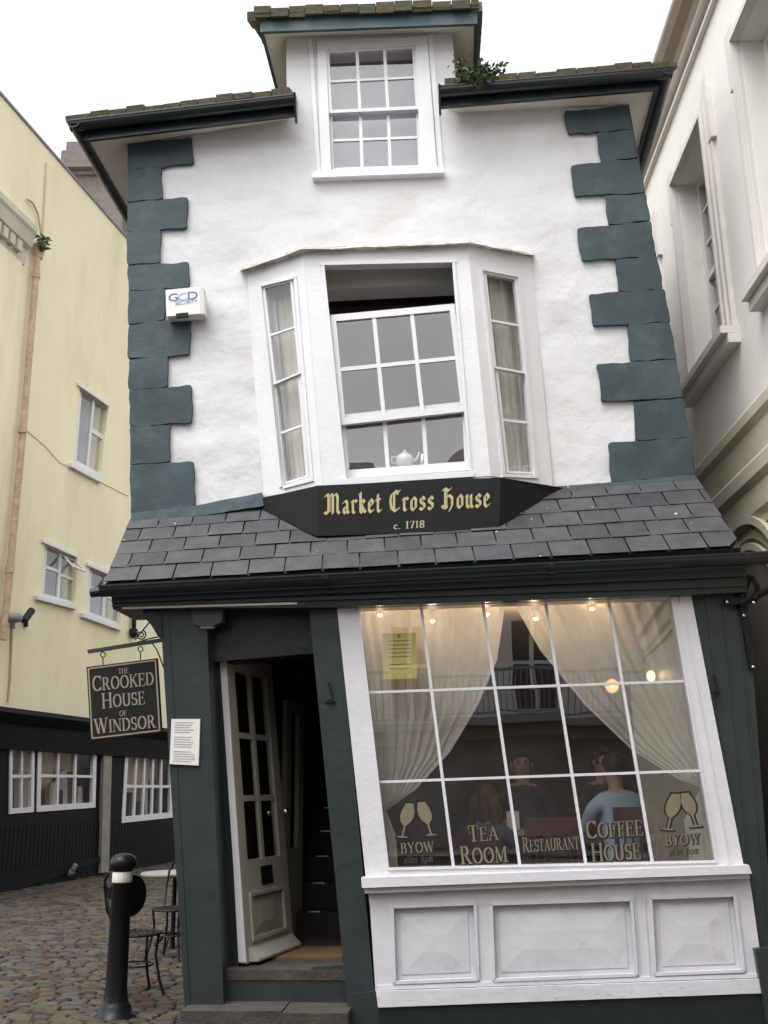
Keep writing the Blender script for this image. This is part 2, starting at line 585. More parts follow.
def ball(bm, c, r, sx=1, sy=1, sz=1, sub=2, mi=0, mat=None):
    M = Matrix.Translation(V(c)) @ (mat or Matrix.Identity(4)) @ Matrix.Diagonal((r * sx, r * sy, r * sz, 1))
    res = bmesh.ops.create_icosphere(bm, subdivisions=sub, radius=1.0, matrix=M)
    for v in res['verts']:
        for fc in v.link_faces:
            fc.material_index = mi

def sweep(bm, prof, P0, P1, out, up=Z, mi=0):
    """a straight moulding: prof is a list of (outward, upward) offsets"""
    loft(bm, [P0 + out * a + up * b for a, b in prof], [P1 + out * a + up * b for a, b in prof], mi)

def halfround(r, th=0.006, seg=8):
    pr = []
    for k in range(seg + 1):
        a = math.pi + math.pi * k / seg
        pr.append((r + r * math.cos(a), r * math.sin(a)))
    pr.append((2 * r + 0.006, 0.0))
    pr.append((2 * r + 0.006, 0.012))
    pr.append((2 * r - th, 0.012))
    for k in range(seg + 1):
        a = 2 * math.pi - math.pi * k / seg
        pr.append((r + (r - th) * math.cos(a), (r - th) * math.sin(a) + 0.001))
    return pr

def tint_faces(bm, cols):
    """colour each connected box with its own tint; cols is called per island"""
    lay = bm.loops.layers.color.get('tint') or bm.loops.layers.color.new('tint')
    seen = set()
    bm.faces.ensure_lookup_table()
    for f0 in bm.faces:
        if f0 in seen:
            continue
        c = cols()
        st = [f0]
        seen.add(f0)
        while st:
            g = st.pop()
            for lp in g.loops:
                lp[lay] = (*c, 1)
            for e in g.edges:
                for h in e.link_faces:
                    if h not in seen:
                        seen.add(h)
                        st.append(h)

def lerp2(a, b, t):
    return (a[0] + (b[0] - a[0]) * t, a[1] + (b[1] - a[1]) * t)

def quadpt(q, u, v):
    """q = TL, TR, BR, BL"""
    return lerp2(lerp2(q[0], q[1], u), lerp2(q[3], q[2], u), v)

def sash(parent, q, cols, rows, pl, n1, th=0.04, stile=(0.05, 0.05), bar=(0.02, 0.02), glass=GLASS, name='sash', mat=WHITE, gq=None, blank=()):
    """sash frame with glazing bars (one mesh) and its glass (a child)"""
    su, sv = stile
    bm = B()
    inner = [(su, sv), (1 - su, sv), (1 - su, 1 - sv), (su, 1 - sv)]
    slab(bm, q, pl, n1, th, holes=[[quadpt(q, u, v) for u, v in inner]])
    for i in range(1, cols):
        u = su + (1 - 2 * su) * i / cols
        slab(bm, [quadpt(q, u - bar[0] / 2, sv), quadpt(q, u + bar[0] / 2, sv), quadpt(q, u + bar[0] / 2, 1 - sv), quadpt(q, u - bar[0] / 2, 1 - sv)], pl, n1 - 0.006, th * 0.6)
    for j in range(1, rows):
        v = sv + (1 - 2 * sv) * j / rows
        slab(bm, [quadpt(q, su, v - bar[1] / 2), quadpt(q, 1 - su, v - bar[1] / 2), quadpt(q, 1 - su, v + bar[1] / 2), quadpt(q, su, v + bar[1] / 2)], pl, n1 - 0.008, th * 0.55)
    o = link(name, bm, mat, parent)
    bm = B()
    for i in range(cols):
        for j in range(rows):
            # each old pane sits at its own very slight tilt
            t1, t2 = random.uniform(-.0004, .0004), random.uniform(-.0004, .0004)
            u0, u1 = su + (1 - 2 * su) * i / cols, su + (1 - 2 * su) * (i + 1) / cols
            v0, v1 = sv + (1 - 2 * sv) * j / rows, sv + (1 - 2 * sv) * (j + 1) / rows
            c = [(u0, v0, t1 + t2), (u1, v0, t1 - t2), (u1, v1, -t1 - t2), (u0, v1, -t1 + t2)]
            face(bm, [bm.verts.new(pl.at(*quadpt(q, u, v), n1 - th * 0.45 + t)) for u, v, t in c])
    link('glass', bm, glass, o if o.parent and o.parent.parent is None else parent)
    return o

# ------------------------------------------------------------------ lettering (drawn strokes, no font files)
def arc(cx, cy, rx, ry, a0, a1, n=10):
    return [(cx + rx * math.cos(math.radians(a0 + (a1 - a0) * i / n)), cy + ry * math.sin(math.radians(a0 + (a1 - a0) * i / n))) for i in range(n + 1)]

def stem(x, y0=0.0, y1=1.0, s=0.13):
    return [('k', [(x, y0), (x, y1)]), ('t', [(x - s, y0), (x + s, y0)]), ('t', [(x - s, y1), (x + s, y1)])]

ROMAN = {
    'A': (0.86, [('t', [(0.10, 0), (0.43, 1)]), ('k', [(0.43, 1), (0.74, 0)]), ('t', [(0.22, .33), (0.62, .33)]), ('t', [(0, 0), (.22, 0)]), ('t', [(.60, 0), (.88, 0)])]),
    'B': (0.74, stem(.16) + [('k', [(.16, 1), (.36, 1)] + arc(.36, .765, .22, .235, 90, -90) + [(.16, .53)]), ('k', [(.16, .53), (.40, .53)] + arc(.40, .265, .25, .265, 90, -90) + [(.16, 0)])]),
    'C': (0.82, [('k', arc(.46, .5, .36, .5, 48, 318, 16)), ('t', [(.74, .70), (.74, .98)]), ('t', [(.74, .05), (.74, .22)])]),
    'D': (0.86, stem(.16) + [('k', [(.16, 1), (.36, 1)] + arc(.36, .5, .40, .5, 90, -90, 14) + [(.16, 0)])]),
    'E': (0.72, stem(.16) + [('t', [(.16, 1), (.62, 1), (.62, .78)]), ('t', [(.16, .52), (.50, .52)]), ('t', [(.50, .42), (.50, .62)]), ('t', [(.16, 0), (.66, 0), (.66, .24)])]),
    'F': (0.68, stem(.16) + [('t', [(.16, 1), (.62, 1), (.62, .78)]), ('t', [(.16, .52), (.50, .52)]), ('t', [(.50, .42), (.50, .62)])]),
    'H': (0.92, stem(.16) + stem(.76) + [('t', [(.16, .52), (.76, .52)])]),
    'I': (0.34, stem(.17)),
    'K': (0.86, stem(.16) + [('t', [(.72, 1), (.22, .42)]), ('k', [(.36, .58), (.74, 0)]), ('t', [(.60, 1), (.84, 1)]), ('t', [(.62, 0), (.90, 0)])]),
    'M': (1.06, [('t', [(.14, 0), (.16, 1)]), ('k', [(.18, 1), (.52, .05)]), ('t', [(.52, .05), (.86, 1)]), ('k', [(.90, 1), (.90, 0)]), ('t', [(.02, 0), (.26, 0)]), ('t', [(.78, 0), (1.04, 0)]), ('t', [(.04, 1), (.20, 1)]), ('t', [(.86, 1), (1.02, 1)])]),
    'N': (0.90, [('t', [(.14, 0), (.14, 1)]), ('k', [(.14, 1), (.76, .02)]), ('t', [(.76, 0), (.76, 1)]), ('t', [(.02, 0), (.26, 0)]), ('t', [(.02, 1), (.18, 1)]), ('t', [(.64, 1), (.88, 1)])]),
    'O': (0.92, [('k', arc(.46, .5, .37, .5, 0, 360, 22))]),
    'R': (0.84, stem(.16) + [('k', [(.16, 1), (.36, 1)] + arc(.36, .755, .23, .245, 90, -90) + [(.16, .51)]), ('k', [(.40, .50), (.72, 0)]), ('t', [(.64, 0), (.86, 0)])]),
    'S': (0.64, [('k', arc(.32, .75, .22, .25, 35, 250, 10) + arc(.32, .26, .24, .26, 80, -145, 10)), ('t', [(.52, .72), (.52, .97)]), ('t', [(.10, .04), (.10, .28)])]),
    'T': (0.76, [('k', [(.38, 0), (.38, 1)]), ('t', [(.04, .76), (.05, 1), (.71, 1), (.72, .76)]), ('t', [(.24, 0), (.52, 0)])]),
    'U': (0.88, [('k', [(.16, 1), (.16, .3)] + arc(.44, .3, .28, .3, 180, 360, 10) + [(.72, 1)]), ('t', [(.03, 1), (.29, 1)]), ('t', [(.60, 1), (.84, 1)])]),
    'W': (1.20, [('k', [(.10, 1), (.36, 0)]), ('t', [(.36, 0), (.60, 1)]), ('k', [(.58, 1), (.84, 0)]), ('t', [(.84, 0), (1.08, 1)]), ('t', [(0, 1), (.24, 1)]), ('t', [(.48, 1), (.70, 1)]), ('t', [(.98, 1), (1.18, 1)])]),
    'Y': (0.82, [('k', [(.12, 1), (.41, .48)]), ('t', [(.70, 1), (.41, .48)]), ('k', [(.41, .48), (.41, 0)]), ('t', [(0, 1), (.26, 1)]), ('t', [(.58, 1), (.82, 1)]), ('t', [(.28, 0), (.54, 0)])]),
    'c': (0.52, [('k', arc(.27, .30, .20, .30, 45, 315, 10))]),
    'a': (0.52, [('k', [(.10, .52), (.26, .60), (.38, .48), (.38, .06), (.46, 0)]), ('k', arc(.24, .17, .16, .17, 60, 360, 8))]),
    'f': (0.36, [('k', [(.16, 0), (.16, .85), (.24, 1), (.36, .95)]), ('t', [(.04, .6), (.32, .6)])]),
    't': (0.36, [('k', [(.16, .85), (.16, .08), (.24, 0), (.34, .05)]), ('t', [(.04, .6), (.32, .6)])]),
    'e': (0.52, [('k', [(.08, .33), (.44, .33)] + arc(.26, .30, .19, .30, 10, 320, 10))]),
    'r': (0.40, [('k', [(.12, 0), (.12, .6)]), ('t', [(.12, .42), (.22, .58), (.36, .58)]), ('t', [(.02, 0), (.22, 0)])]),
    'p': (0.56, [('k', [(.12, -.3), (.12, .6)]), ('k', arc(.28, .30, .18, .30, 130, -130, 10))]),
    'm': (0.84, [('k', [(.12, 0), (.12, .6)]), ('k', [(.12, .45), (.26, .6), (.40, .48), (.40, 0)]), ('k', [(.40, .45), (.54, .6), (.68, .48), (.68, 0)])]),
    '6': (0.58, [('k', [(.46, .95), (.20, .7), (.10, .35)] + arc(.29, .29, .19, .29, 180, 540, 14))]),
    '1': (0.46, [('k', [(.24, 0), (.24, 1)]), ('t', [(.10, .86), (.24, 1)]), ('t', [(.10, 0), (.38, 0)])]),
    '7': (0.56, [('t', [(.08, .8), (.08, 1), (.50, 1)]), ('k', [(.50, 1), (.22, 0)])]),
    '8': (0.60, [('k', arc(.30, .75, .19, .25, -90, 270, 14)), ('k', arc(.30, .25, .22, .25, 90, 450, 14))]),
    '.': (0.26, [('k', [(.12, .02), (.12, .08)])]),
    ' ': (0.40, []),
}
BLACKL = {
    'M': (1.05, [('g', [(.06, .92), (.20, 1.0), (.26, .85), (.26, .18), (.16, .04)]), ('g', [(.26, .88), (.46, 1.0), (.54, .88), (.54, .04)]), ('g', [(.54, .88), (.74, 1.0), (.84, .86), (.84, .14), (.96, .02)]), ('g', [(.02, .10), (.16, .02), (.30, .12)]), ('h', [(.40, .95), (.40, .12)])]),
    'C': (0.80, [('g', [(.62, .86), (.44, 1.0), (.18, .82), (.12, .5), (.20, .16), (.44, 0), (.68, .14)]), ('g', [(.36, .95), (.36, .10)]), ('g', [(.44, 1.0), (.60, .94), (.72, 1.0)])]),
    'H': (0.86, [('g', [(.10, .94), (.24, 1.0), (.24, .12), (.34, .02)]), ('g', [(.24, 1.0), (.46, .88), (.60, 1.0)]), ('g', [(.24, .55), (.50, .66), (.68, .52), (.68, .16), (.52, -.10)]), ('h', [(.36, .92), (.36, .10)]), ('g', [(.04, .14), (.18, .02), (.34, .10)])]),
    'a': (0.50, [('g', [(.10, .54), (.24, .64), (.34, .54), (.34, .10), (.44, .02)]), ('g', [(.34, .34), (.12, .26), (.12, .10), (.22, .0), (.34, .10)])]),
    'r': (0.42, [('g', [(.06, .58), (.14, .62), (.14, .08), (.24, 0)]), ('g', [(.14, .54), (.30, .64), (.38, .56)])]),
    'k': (0.50, [('g', [(.08, .94), (.14, 1.0), (.14, .08), (.24, 0)]), ('g', [(.14, .42), (.30, .64), (.40, .52), (.20, .36), (.36, .12), (.46, .02)])]),
    'e': (0.46, [('g', [(.12, .50), (.12, .12), (.24, .0), (.40, .10)]), ('g', [(.12, .50), (.24, .64), (.36, .52), (.34, .40), (.12, .28)])]),
    't': (0.36, [('g', [(.16, .86), (.16, .10), (.26, .0), (.34, .08)]), ('g', [(.04, .60), (.30, .62)])]),
    'o': (0.52, [('g', [(.12, .52), (.12, .12), (.26, .0)]), ('g', [(.12, .52), (.26, .64), (.40, .52), (.40, .12), (.26, .0)])]),
    's': (0.46, [('g', [(.38, .52), (.26, .64), (.12, .54), (.14, .40), (.36, .26), (.36, .10), (.22, 0), (.08, .10)])]),
    'u': (0.54, [('g', [(.06, .58), (.12, .62), (.12, .10), (.24, 0), (.38, .12)]), ('g', [(.32, .58), (.38, .62), (.38, .10), (.48, 0)])]),
    ' ': (0.34, []),
}

def hull(pts):
    pts = sorted(set((round(a, 6), round(b, 6)) for a, b in pts))
    if len(pts) < 3:
        return pts
    def cr(o, a, b):
        return (a[0] - o[0]) * (b[1] - o[1]) - (a[1] - o[1]) * (b[0] - o[0])
    lo = []
    for p in pts:
        while len(lo) >= 2 and cr(lo[-2], lo[-1], p) <= 0: lo.pop()
        lo.append(p)
    hi = []
    for p in reversed(pts):
        while len(hi) >= 2 and cr(hi[-2], hi[-1], p) <= 0: hi.pop()
        hi.append(p)
    return lo[:-1] + hi[:-1]

def nib(kind, grow):
    if kind == 'k': w, h, a = 0.155, 0.055, 0
    elif kind == 't': w, h, a = 0.06, 0.055, 0
    elif kind == 'g': w, h, a = 0.17, 0.035, 40
    else: w, h, a = 0.03, 0.03, 40
    w += grow; h += grow
    c, s = math.cos(math.radians(a)), math.sin(math.radians(a))
    return [(c * x - s * y, s * x + c * y) for x, y in ((-w / 2, -h / 2), (w / 2, -h / 2), (w / 2, h / 2), (-w / 2, h / 2))]

_k = [0]
def letters(bm, text, font, p0, p1, cap, pl, n1, grow=0.0, smallcaps=0.0, up=None, space=0.06, shift=(0, 0)):
    """text set from photo point p0 to p1 (baseline), cap pixels tall, painted on the plane"""
    tot = 0.0
    seq = []
    for i, ch in enumerate(text):
        sc = 1.0
        first = (i == 0 or text[i - 1] == ' ')
        if smallcaps and not first: sc = smallcaps
        g = font[ch]
        seq.append((ch, tot, sc))
        tot += (g[0] + space) * sc
    tot -= space
    ax = V((p1[0] - p0[0], p1[1] - p0[1])) / tot
    uv = V(up) * cap if up else V((0.03, -1.0)) * cap
    for ch, x0, sc in seq:
        for kind, pts in font[ch][1]:
            nb = nib(kind, grow)
            for a, b in zip(pts, pts[1:]):
                poly = hull([(a[0] + o[0], a[1] + o[1]) for o in nb] + [(b[0] + o[0], b[1] + o[1]) for o in nb])
                _k[0] += 1
                eps = 3e-5 * (_k[0] % 37)
                vsx = []
                for gx, gy in poly:
                    q = V(p0) + ax * (x0 + gx * sc) + uv * (gy * sc) + V(shift)
                    vsx.append(bm.verts.new(pl.at(q.x, q.y, n1 + eps)))
                face(bm, vsx)

# =================================================================== GROUND
bm = B()
for quad in ([(-150, -150), (150, -150), (150, 250), (-150, 250)],):
    face(bm, [bm.verts.new((x, y, GZ)) for x, y in quad])
meta(link('street', bm, MORTAR), kind='structure')

bm = B()
_r = random.Random(3)
def sett(bm, x, y, hx, hy, h, rot):
    c, s = math.cos(rot), math.sin(rot)
    def P(a, b, z):
        return V((x + a * c - b * s, y + a * s + b * c, GZ + z))
    tilt = _r.uniform(-.007, .007)
    lo = [P(-hx, -hy, -.01), P(hx, -hy, -.01), P(hx, hy, -.01), P(-hx, hy, -.01)]
    mi = [P(-hx, -hy, h * .5 + tilt), P(hx, -hy, h * .5 - tilt), P(hx, hy, h * .5 - tilt), P(-hx, hy, h * .5 + tilt)]
    k = .74
    to = [P(-hx * k, -hy * k, h + tilt), P(hx * k, -hy * k, h - tilt), P(hx * k, hy * k, h - tilt), P(-hx * k, hy * k, h + tilt)]
    L = [[bm.verts.new(p) for p in q] for q in (lo, mi, to)]
    for A, C in ((0, 1), (1, 2)):
        for i in range(4):
            face(bm, (L[A][i], L[A][(i + 1) % 4], L[C][(i + 1) % 4], L[C][i]))
    face(bm, L[2])
yy = 5.6
while yy < 24:
    hy = 0.046 if yy < 14 else 0.07
    xx = -8.5 + _r.random() * .2
    while xx < 3.6:
        hx = _r.uniform(.055, .105)
        d = ray(1, 1)
        if not (xx > -0.9 and yy > 6.9) and xx > -0.55 * yy - 0.8:
            sett(bm, xx + hx, yy + _r.uniform(-.012, .012), hx - .006, hy - .006, _r.uniform(.014, .026), _r.uniform(-.08, .08))
        xx += 2 * hx
    yy += 2 * hy
def _cob():
    t = _r.random()
    k = _r.uniform(.7, 1.25)
    if t < .25: return (1.10 * k, .86 * k, .70 * k)
    if t < .5: return (.80 * k, .80 * k, .85 * k)
    return (1.0 * k, .92 * k, .82 * k)
tint_faces(bm, _cob)
meta(link('cobbled_road', bm, COBBLE), kind='structure')

# =================================================================== THE CROOKED HOUSE
house = root('crooked_house', f(460, 1040, -2.0) * 1, 'narrow crooked white house with dark teal corner stones above a dark green tea shop front', 'house')
house.location.z = GZ

WALLPX_L = [(131, 520), (131, 470), (130, 420), (129.5, 350), (129, 300), (128, 215), (129, 170), (128.5, 141)]
WALLPX_R = [(630, 101), (634, 155), (646, 200), (656, 278), (669, 345), (684, 430), (694, 474), (696, 481)]
wall_px = WALLPX_L + [(287, 114), (286, 34), (452, 29), (457, 98)] + WALLPX_R
bay_hole = [(275, 292), (515, 280), (530, 465), (290, 478)]
dorm_hole = [(325, 49), (416, 44), (421, 167), (330, 171)]
bm = B()
slab(bm, wall_px, FP, WALL, 0.22, holes=[bay_hole, dorm_hole])
link('upper_wall', bm, STUCCO, house)

# side, back and inner walls, floors
DEP = 4.6
def sidewall(bm, top, bot, n, side):
    a, b = f(*top, n), f(*bot, n)
    t = U * (0.2 * side)
    loft(bm, [a - N * .225, b - N * .225, b - N * DEP, a - N * DEP], [p + t for p in (a - N * .225, b - N * .225, b - N * DEP, a - N * DEP)])
bm = B()
sidewall(bm, (129.5, 143), (132, 520), WALL, 1)
sidewall(bm, (629, 106), (695, 478), WALL, -1)
wl_, wr_ = f(128, 143, WALL), f(630, 104, WALL)
bl_, br_ = f(131, 520, WALL), f(696, 478, WALL)
loft(bm, [wl_ - N * DEP, wr_ - N * DEP, br_ - N * DEP, bl_ - N * DEP], [p - N * (DEP + .2) for p in (wl_, wr_, br_, bl_)])
link('side_wall', bm, STUCCO, house)

SHOP_TOP = f(515, 602, 0).z
FLOOR = f(240, 966, -.25).z
sl_t, sl_b = f(162, 612, 0), f(187, 1030, 0)
sr_t, sr_b = f(747, 590, 0), f(776, 985, 0)
bm = B()
for (a, b, s) in ((sl_t, sl_b, 1), (sr_t, sr_b, -1)):
    q = [a - N * .12, b - N * .12, b - N * 5, a - N * 5]
    loft(bm, q, [p + U * .15 * s for p in q])
q = [sl_t - N * 4.75 + Z * .5 - U * .5, sr_t - N * 4.75 + Z * .5 + U * .2, sr_b - N * 4.75, sl_b - N * 4.75]
loft(bm, q, [p - N * .2 for p in q])
link('shop_side_wall', bm, GREEN, house)

def slab_z(bm, pts, z0, z1):
    loft(bm, [V((p.x, p.y, z0)) for p in pts], [V((p.x, p.y, z1)) for p in pts])
fl = [f(128, 500, WALL) - N * .23, f(690, 490, WALL) - N * .23, f(690, 490, WALL) - N * 4.5, f(128, 500, WALL) - N * 4.5]
bm = B()
slab_z(bm, fl, SHOP_TOP + .28, SHOP_TOP + .40)
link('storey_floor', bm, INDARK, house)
bm = B()
fl2 = [f(300, 200, WALL) - N * .23 + U * s for s in (-1.6, 1.9)]
slab_z(bm, [fl2[0], fl2[1], fl2[1] - N * 4.3, fl2[0] - N * 4.3], f(380, 215, WALL).z - .1, f(380, 215, WALL).z)
link('storey_floor', bm, INDARK, house)

bm = B()
q = [f(200, 520, WALL - 1.5), f(620, 500, WALL - 1.5), f(600, 215, WALL - 1.5), f(215, 225, WALL - 1.5)]
loft(bm, q, [p - N * .06 for p in q])
link('room_partition', bm, material('brown_room_wall', (.26, .21, .18), .85, .15, 2), house)

# cafe room lining: floor, ceiling, back wall, partition
bm = B()
s0, s1 = sl_b - N * .02, sr_b - N * .02
slab_z(bm, [s0 + U * .16 - N * .1, s1 - U * .16 - N * .1, s1 - U * .16 - N * 4.8, s0 + U * .16 - N * 4.8], GZ + .02, FLOOR)
link('shop_floor', bm, FLOORW, house)
bm = B()
slab_z(bm, [s0 - U * .3 - N * .1, s1 - U * .02 - N * .1, s1 - U * .02 - N * 4.8, s0 - U * .3 - N * 4.8], SHOP_TOP + .02, SHOP_TOP + .08)
link('shop_ceiling', bm, INCEIL, house)
bm = B()
c0 = f(343, 800, 0)
bk = [c0 - N * 3.3, s1 - N * 3.3 - U * .16]
loft(bm, [V((bk[0].x, bk[0].y, FLOOR)), V((bk[1].x, bk[1].y, FLOOR)), V((bk[1].x, bk[1].y, SHOP_TOP + .02)), V((bk[0].x, bk[0].y, SHOP_TOP + .02))],
     [V((p.x, p.y, z)) - N * .1 for p, z in ((bk[0], FLOOR), (bk[1], FLOOR), (bk[1], SHOP_TOP + .02), (bk[0], SHOP_TOP + .02))])
pa, pb = f(364, 1005, 0), f(326, 609, 0)
q = [pa - N * .14, pa - N * 4.5, pb - N * 4.5, pb - N * .14]
loft(bm, q, [p - U * .05 for p in q])
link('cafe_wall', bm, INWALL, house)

# ---- corner stones
left_q = [[(128, 144), (193, 137), (193, 164), (128, 170)], [(128, 170), (162, 167), (162, 198), (128, 203)],
          [(128, 203), (189, 197), (187, 228), (127, 232)], [(127, 232), (161, 229), (160, 263), (127, 265)],
          [(127, 265), (189, 262), (190, 287), (128, 291)], [(128, 291), (165, 288), (165, 319), (128, 325)],
          [(128, 325), (191, 316), (190, 355), (128, 359)], [(128, 359), (168, 355), (168, 387), (129, 390)],
          [(129, 390), (192, 385), (192, 423), (129.5, 427)], [(130, 427), (170, 424), (170, 462), (130, 465)],
          [(130, 465), (194, 461), (195, 508), (130.5, 515)]]
right_q = [[(564, 111), (628, 106), (632, 129), (568, 135)], [(597, 133), (632, 129), (637, 158), (601, 162)],
           [(571, 165), (637, 158), (646, 193), (574, 196)], [(605, 195), (646, 193), (651, 221), (608, 225)],
           [(577, 228), (651, 221), (657, 256), (581, 261)], [(615, 259), (657, 256), (664, 289), (619, 292)],
           [(589, 294), (664, 289), (670, 322), (593, 326)], [(628, 324), (670, 322), (677, 359), (630, 362)],
           [(597, 364), (677, 359), (683, 398), (601, 401)], [(634, 402), (683, 398), (690, 438), (637, 441)],
           [(608, 443), (690, 438), (696, 475), (611, 483)]]
for k, q in enumerate(left_q + right_q):
    bm = B()
    c = (sum(p[0] for p in q) / 4, sum(p[1] for p in q) / 4)
    q2 = [lerp2(p, c, 0.004) for p in q]
    ol = rough(rounded(q2, 2.2), 1.5, 3.5, seed=k)
    front = [FP.at(x, y, WALL + .036) for x, y in [lerp2(p, c, .02) for p in ol]]
    mid = [FP.at(x, y, WALL + .03) for x, y in ol]
    back = [FP.at(x, y, WALL) - N * .05 for x, y in ol]
    a = [bm.verts.new(p) for p in front]
    b = [bm.verts.new(p) for p in mid]
    d = [bm.verts.new(p) for p in back]
    for A, C in ((a, b), (b, d)):
        for i in range(len(a)):
            face(bm, (A[i], A[(i + 1) % len(a)], C[(i + 1) % len(a)], C[i]))
    face(bm, a)
    link('quoin', bm, QUOIN, house)
for px_ in ([(127.5, 143), (160, 139), (159, 300), (167, 400), (169, 505), (131, 515)], [(600, 108), (629, 105), (646, 198), (668, 330), (696, 475), (637, 480), (632, 350), (617, 270)]):
    bm = B()
    slab(bm, px_, FP, WALL + .018, .03)
    link('quoin_bed', bm, QUOIN, house)
bm = B()
slab(bm, rough([(131, 513), (195, 506), (262, 492), (264, 506), (131, 526)], .7, 8, 91), FP, WALL + .05, .06)
link('wall_flashing', bm, FLASH, house)
bm = B()
slab(bm, rough([(563, 488), (611, 482.5), (695, 474.5), (697, 483), (563, 499)], .7, 8, 92), FP, WALL + .05, .06)
link('wall_flashing', bm, FLASH, house)

# ---- main eaves: soffit, fascia, gutter, tiles
EN = -0.40
def eave(lx, side):
    """front eave from the outer corner to the dormer, then back along the side of the house"""
    (o_top, i_top, w_o, w_i) = lx
    E0, E1 = f(*o_top, EN), f(*i_top, EN)
    W0, W1 = f(*w_o, WALL), f(*w_i, WALL)
    bm = B()
    qs = [W0, W1, E1, E0]
    loft(bm, qs, [p + Z * .04 for p in qs])
    bk = -N * 4.7
    qs = [W0 + U * (.002 * side), E0 + U * (.002 * side), E0 + bk, W0 + bk]
    loft(bm, qs, [p + Z * .04 for p in qs])
    link('soffit', bm, SOFFIT, house)
    bm = B()
    sweep(bm, [(0, -.035), (.028, -.035), (.028, .13), (0, .13)], E0, E1, N)
    side_out = -U * side
    sweep(bm, [(0, -.035), (.028, -.035), (.028, .13), (0, .13)], E0 + N * .03, E0 + bk, side_out)
    link('fascia_board', bm, GREEN2, house)
    bm = B()
    pr = halfround(.058)
    e0, e1 = E0 + Z * .085 + side_out * .13, E1 + Z * .085
    sweep(bm, pr, e0 + N * .03, e1 + N * .03, N)
    # stop end with its little bracket
    sweep(bm, [(-.01, -.20), (.02, -.20), (.10, -.02), (.125, .02), (-.01, .02)], e1 + N * .03, e1 + N * .03 + (e1 - e0).normalized() * .018, N)
    sweep(bm, pr, E0 + Z * .085 + N * .14 + side_out * .03, E0 + Z * .06 + bk + side_out * .03, side_out)
    link('gutter', bm, GREEN2, house)
    # tiles
    bm = B()
    along = (E1 - E0).normalized()
    Lr = (E1 - E0).length + .06
    up = (Z * .46 - N * .89).normalized()
    nn = along.cross(up)
    if nn.z < 0: nn = -nn
    base = E0 + Z * .135 + N * .10 + side_out * .10
    for row in range(4):
        x = -.02 - (row % 2) * .09
        while x < Lr:
            w = min(_r.uniform(.155, .175), Lr - x + .005)
            c = base + along * (x + w / 2) + up * (.11 + row * .12) + nn * (.015 + .008 * row + _r.uniform(-.006, .012))
            box(bm, c, w / 2 - .004, .13 + _r.uniform(-.012, .012), _r.uniform(.02, .03), (along, up, nn))
            x += w
    # roof planes behind the tile edge, front and side of the hip
    top = base + up * 2.4
    loft(bm, [base + nn * -.02, base + along * Lr + nn * -.02, base + along * Lr + up * 2.4 - nn * .02, base - side_out * 1.6 + up * 2.4 - nn * .02],
         [base + nn * .0, base + along * Lr, base + along * Lr + up * 2.4, base - side_out * 1.6 + up * 2.4])
    sup = (Z * .46 - side_out * .89).normalized()
    loft(bm, [base, base - N * 4.8, base - N * 4.8 + sup * 2.4, base - N * 1.6 + sup * 2.4],
         [p - sup.cross(N) * .02 for p in (base, base - N * 4.8, base - N * 4.8 + sup * 2.4, base - N * 1.6 + sup * 2.4)])
    cols = [(1.7, 1.1, .85), (1.2, 1.1, .95), (.9, .95, .75), (1.3, 1.15, .95), (.8, .8, .7)]
    tint_faces(bm, lambda: _r.choice(cols))
    link('roof_tiles', bm, TILE, house)
eave(((88, 139), (296, 114), (128.5, 145), (287, 120)), 1)
eave(((655, 88), (441, 106), (630, 105), (457, 113)), -1)

# ---- dormer
dormer = hold('dormer', house)
D0, D1 = f(264, 33, EN), f(474, 25, EN)
DW0, DW1 = f(287, 37, WALL), f(452, 33, WALL)
bm = B()
qs = [DW0, DW1, D1, D0]
loft(bm, qs, [p + Z * .03 for p in qs])
for w, d, s in ((DW0, D0, 1), (DW1, D1, -1)):
    qs = [w + U * .002 * s, d, d - N * 2.5, w - N * 2.5]
    loft(bm, qs, [p + Z * .03 for p in qs])
link('dormer_soffit', bm, SOFFIT, dormer)
bm = B()
sweep(bm, [(0, -.012), (.03, -.012), (.03, .14), (0, .14)], D0, D1, N)
sweep(bm, [(0, -.012), (.03, -.012), (.03, .14), (0, .14)], D0 + N * .03, D0 - N * 2.5, -U)
sweep(bm, [(0, -.012), (.03, -.012), (.03, .14), (0, .14)], D1 + N * .03, D1 - N * 2.5, U)
link('dormer_fascia', bm, material('teal_fascia_paint', (0.035, 0.070, 0.080), .5, .2, 5, bump=.003, bscale=20), dormer)
bm = B()
al = (D1 - D0).normalized()
LD_ = (D1 - D0).length
up = (Z * .45 - N * .9).normalized()
nn = al.cross(up)
if nn.z < 0: nn = -nn
base = D0 + Z * .15 + N * .07 - U * .07
for row in range(14):
    x = -.01 - (row % 2) * .09
    while x < LD_ + .10:
        w = _r.uniform(.15, .175)
        w = min(w, LD_ + .12 - x)
        if w < .02: break
        for lay_ in range(2 if row < 2 else 1):
            c = base + al * (x + w / 2) + up * (.11 + row * .12 + _r.uniform(-.02, .015)) + nn * (-.005 + .028 * (lay_ if row < 2 else 1) + _r.uniform(-.006, .010))
            box(bm, c, w / 2 - .003, .13, _r.uniform(.022, .032), (al, up, nn))
        x += w
for s, P in ((-1, D0), (1, D1)):      # tiles laid down the verge
    for k in range(12):
        c = P + U * s * .03 - N * (.06 + k * .16) + Z * (.16 + .05 * k)
        box(bm, c, .05, .10, .05, HAX)
cols = [(1.0, .98, .85), (.8, .85, .68), (1.05, 1.0, .9), (.9, .9, .82)]
tint_faces(bm, lambda: _r.choice(cols))
link('dormer_roof', bm, TILE, dormer)
bm = B()
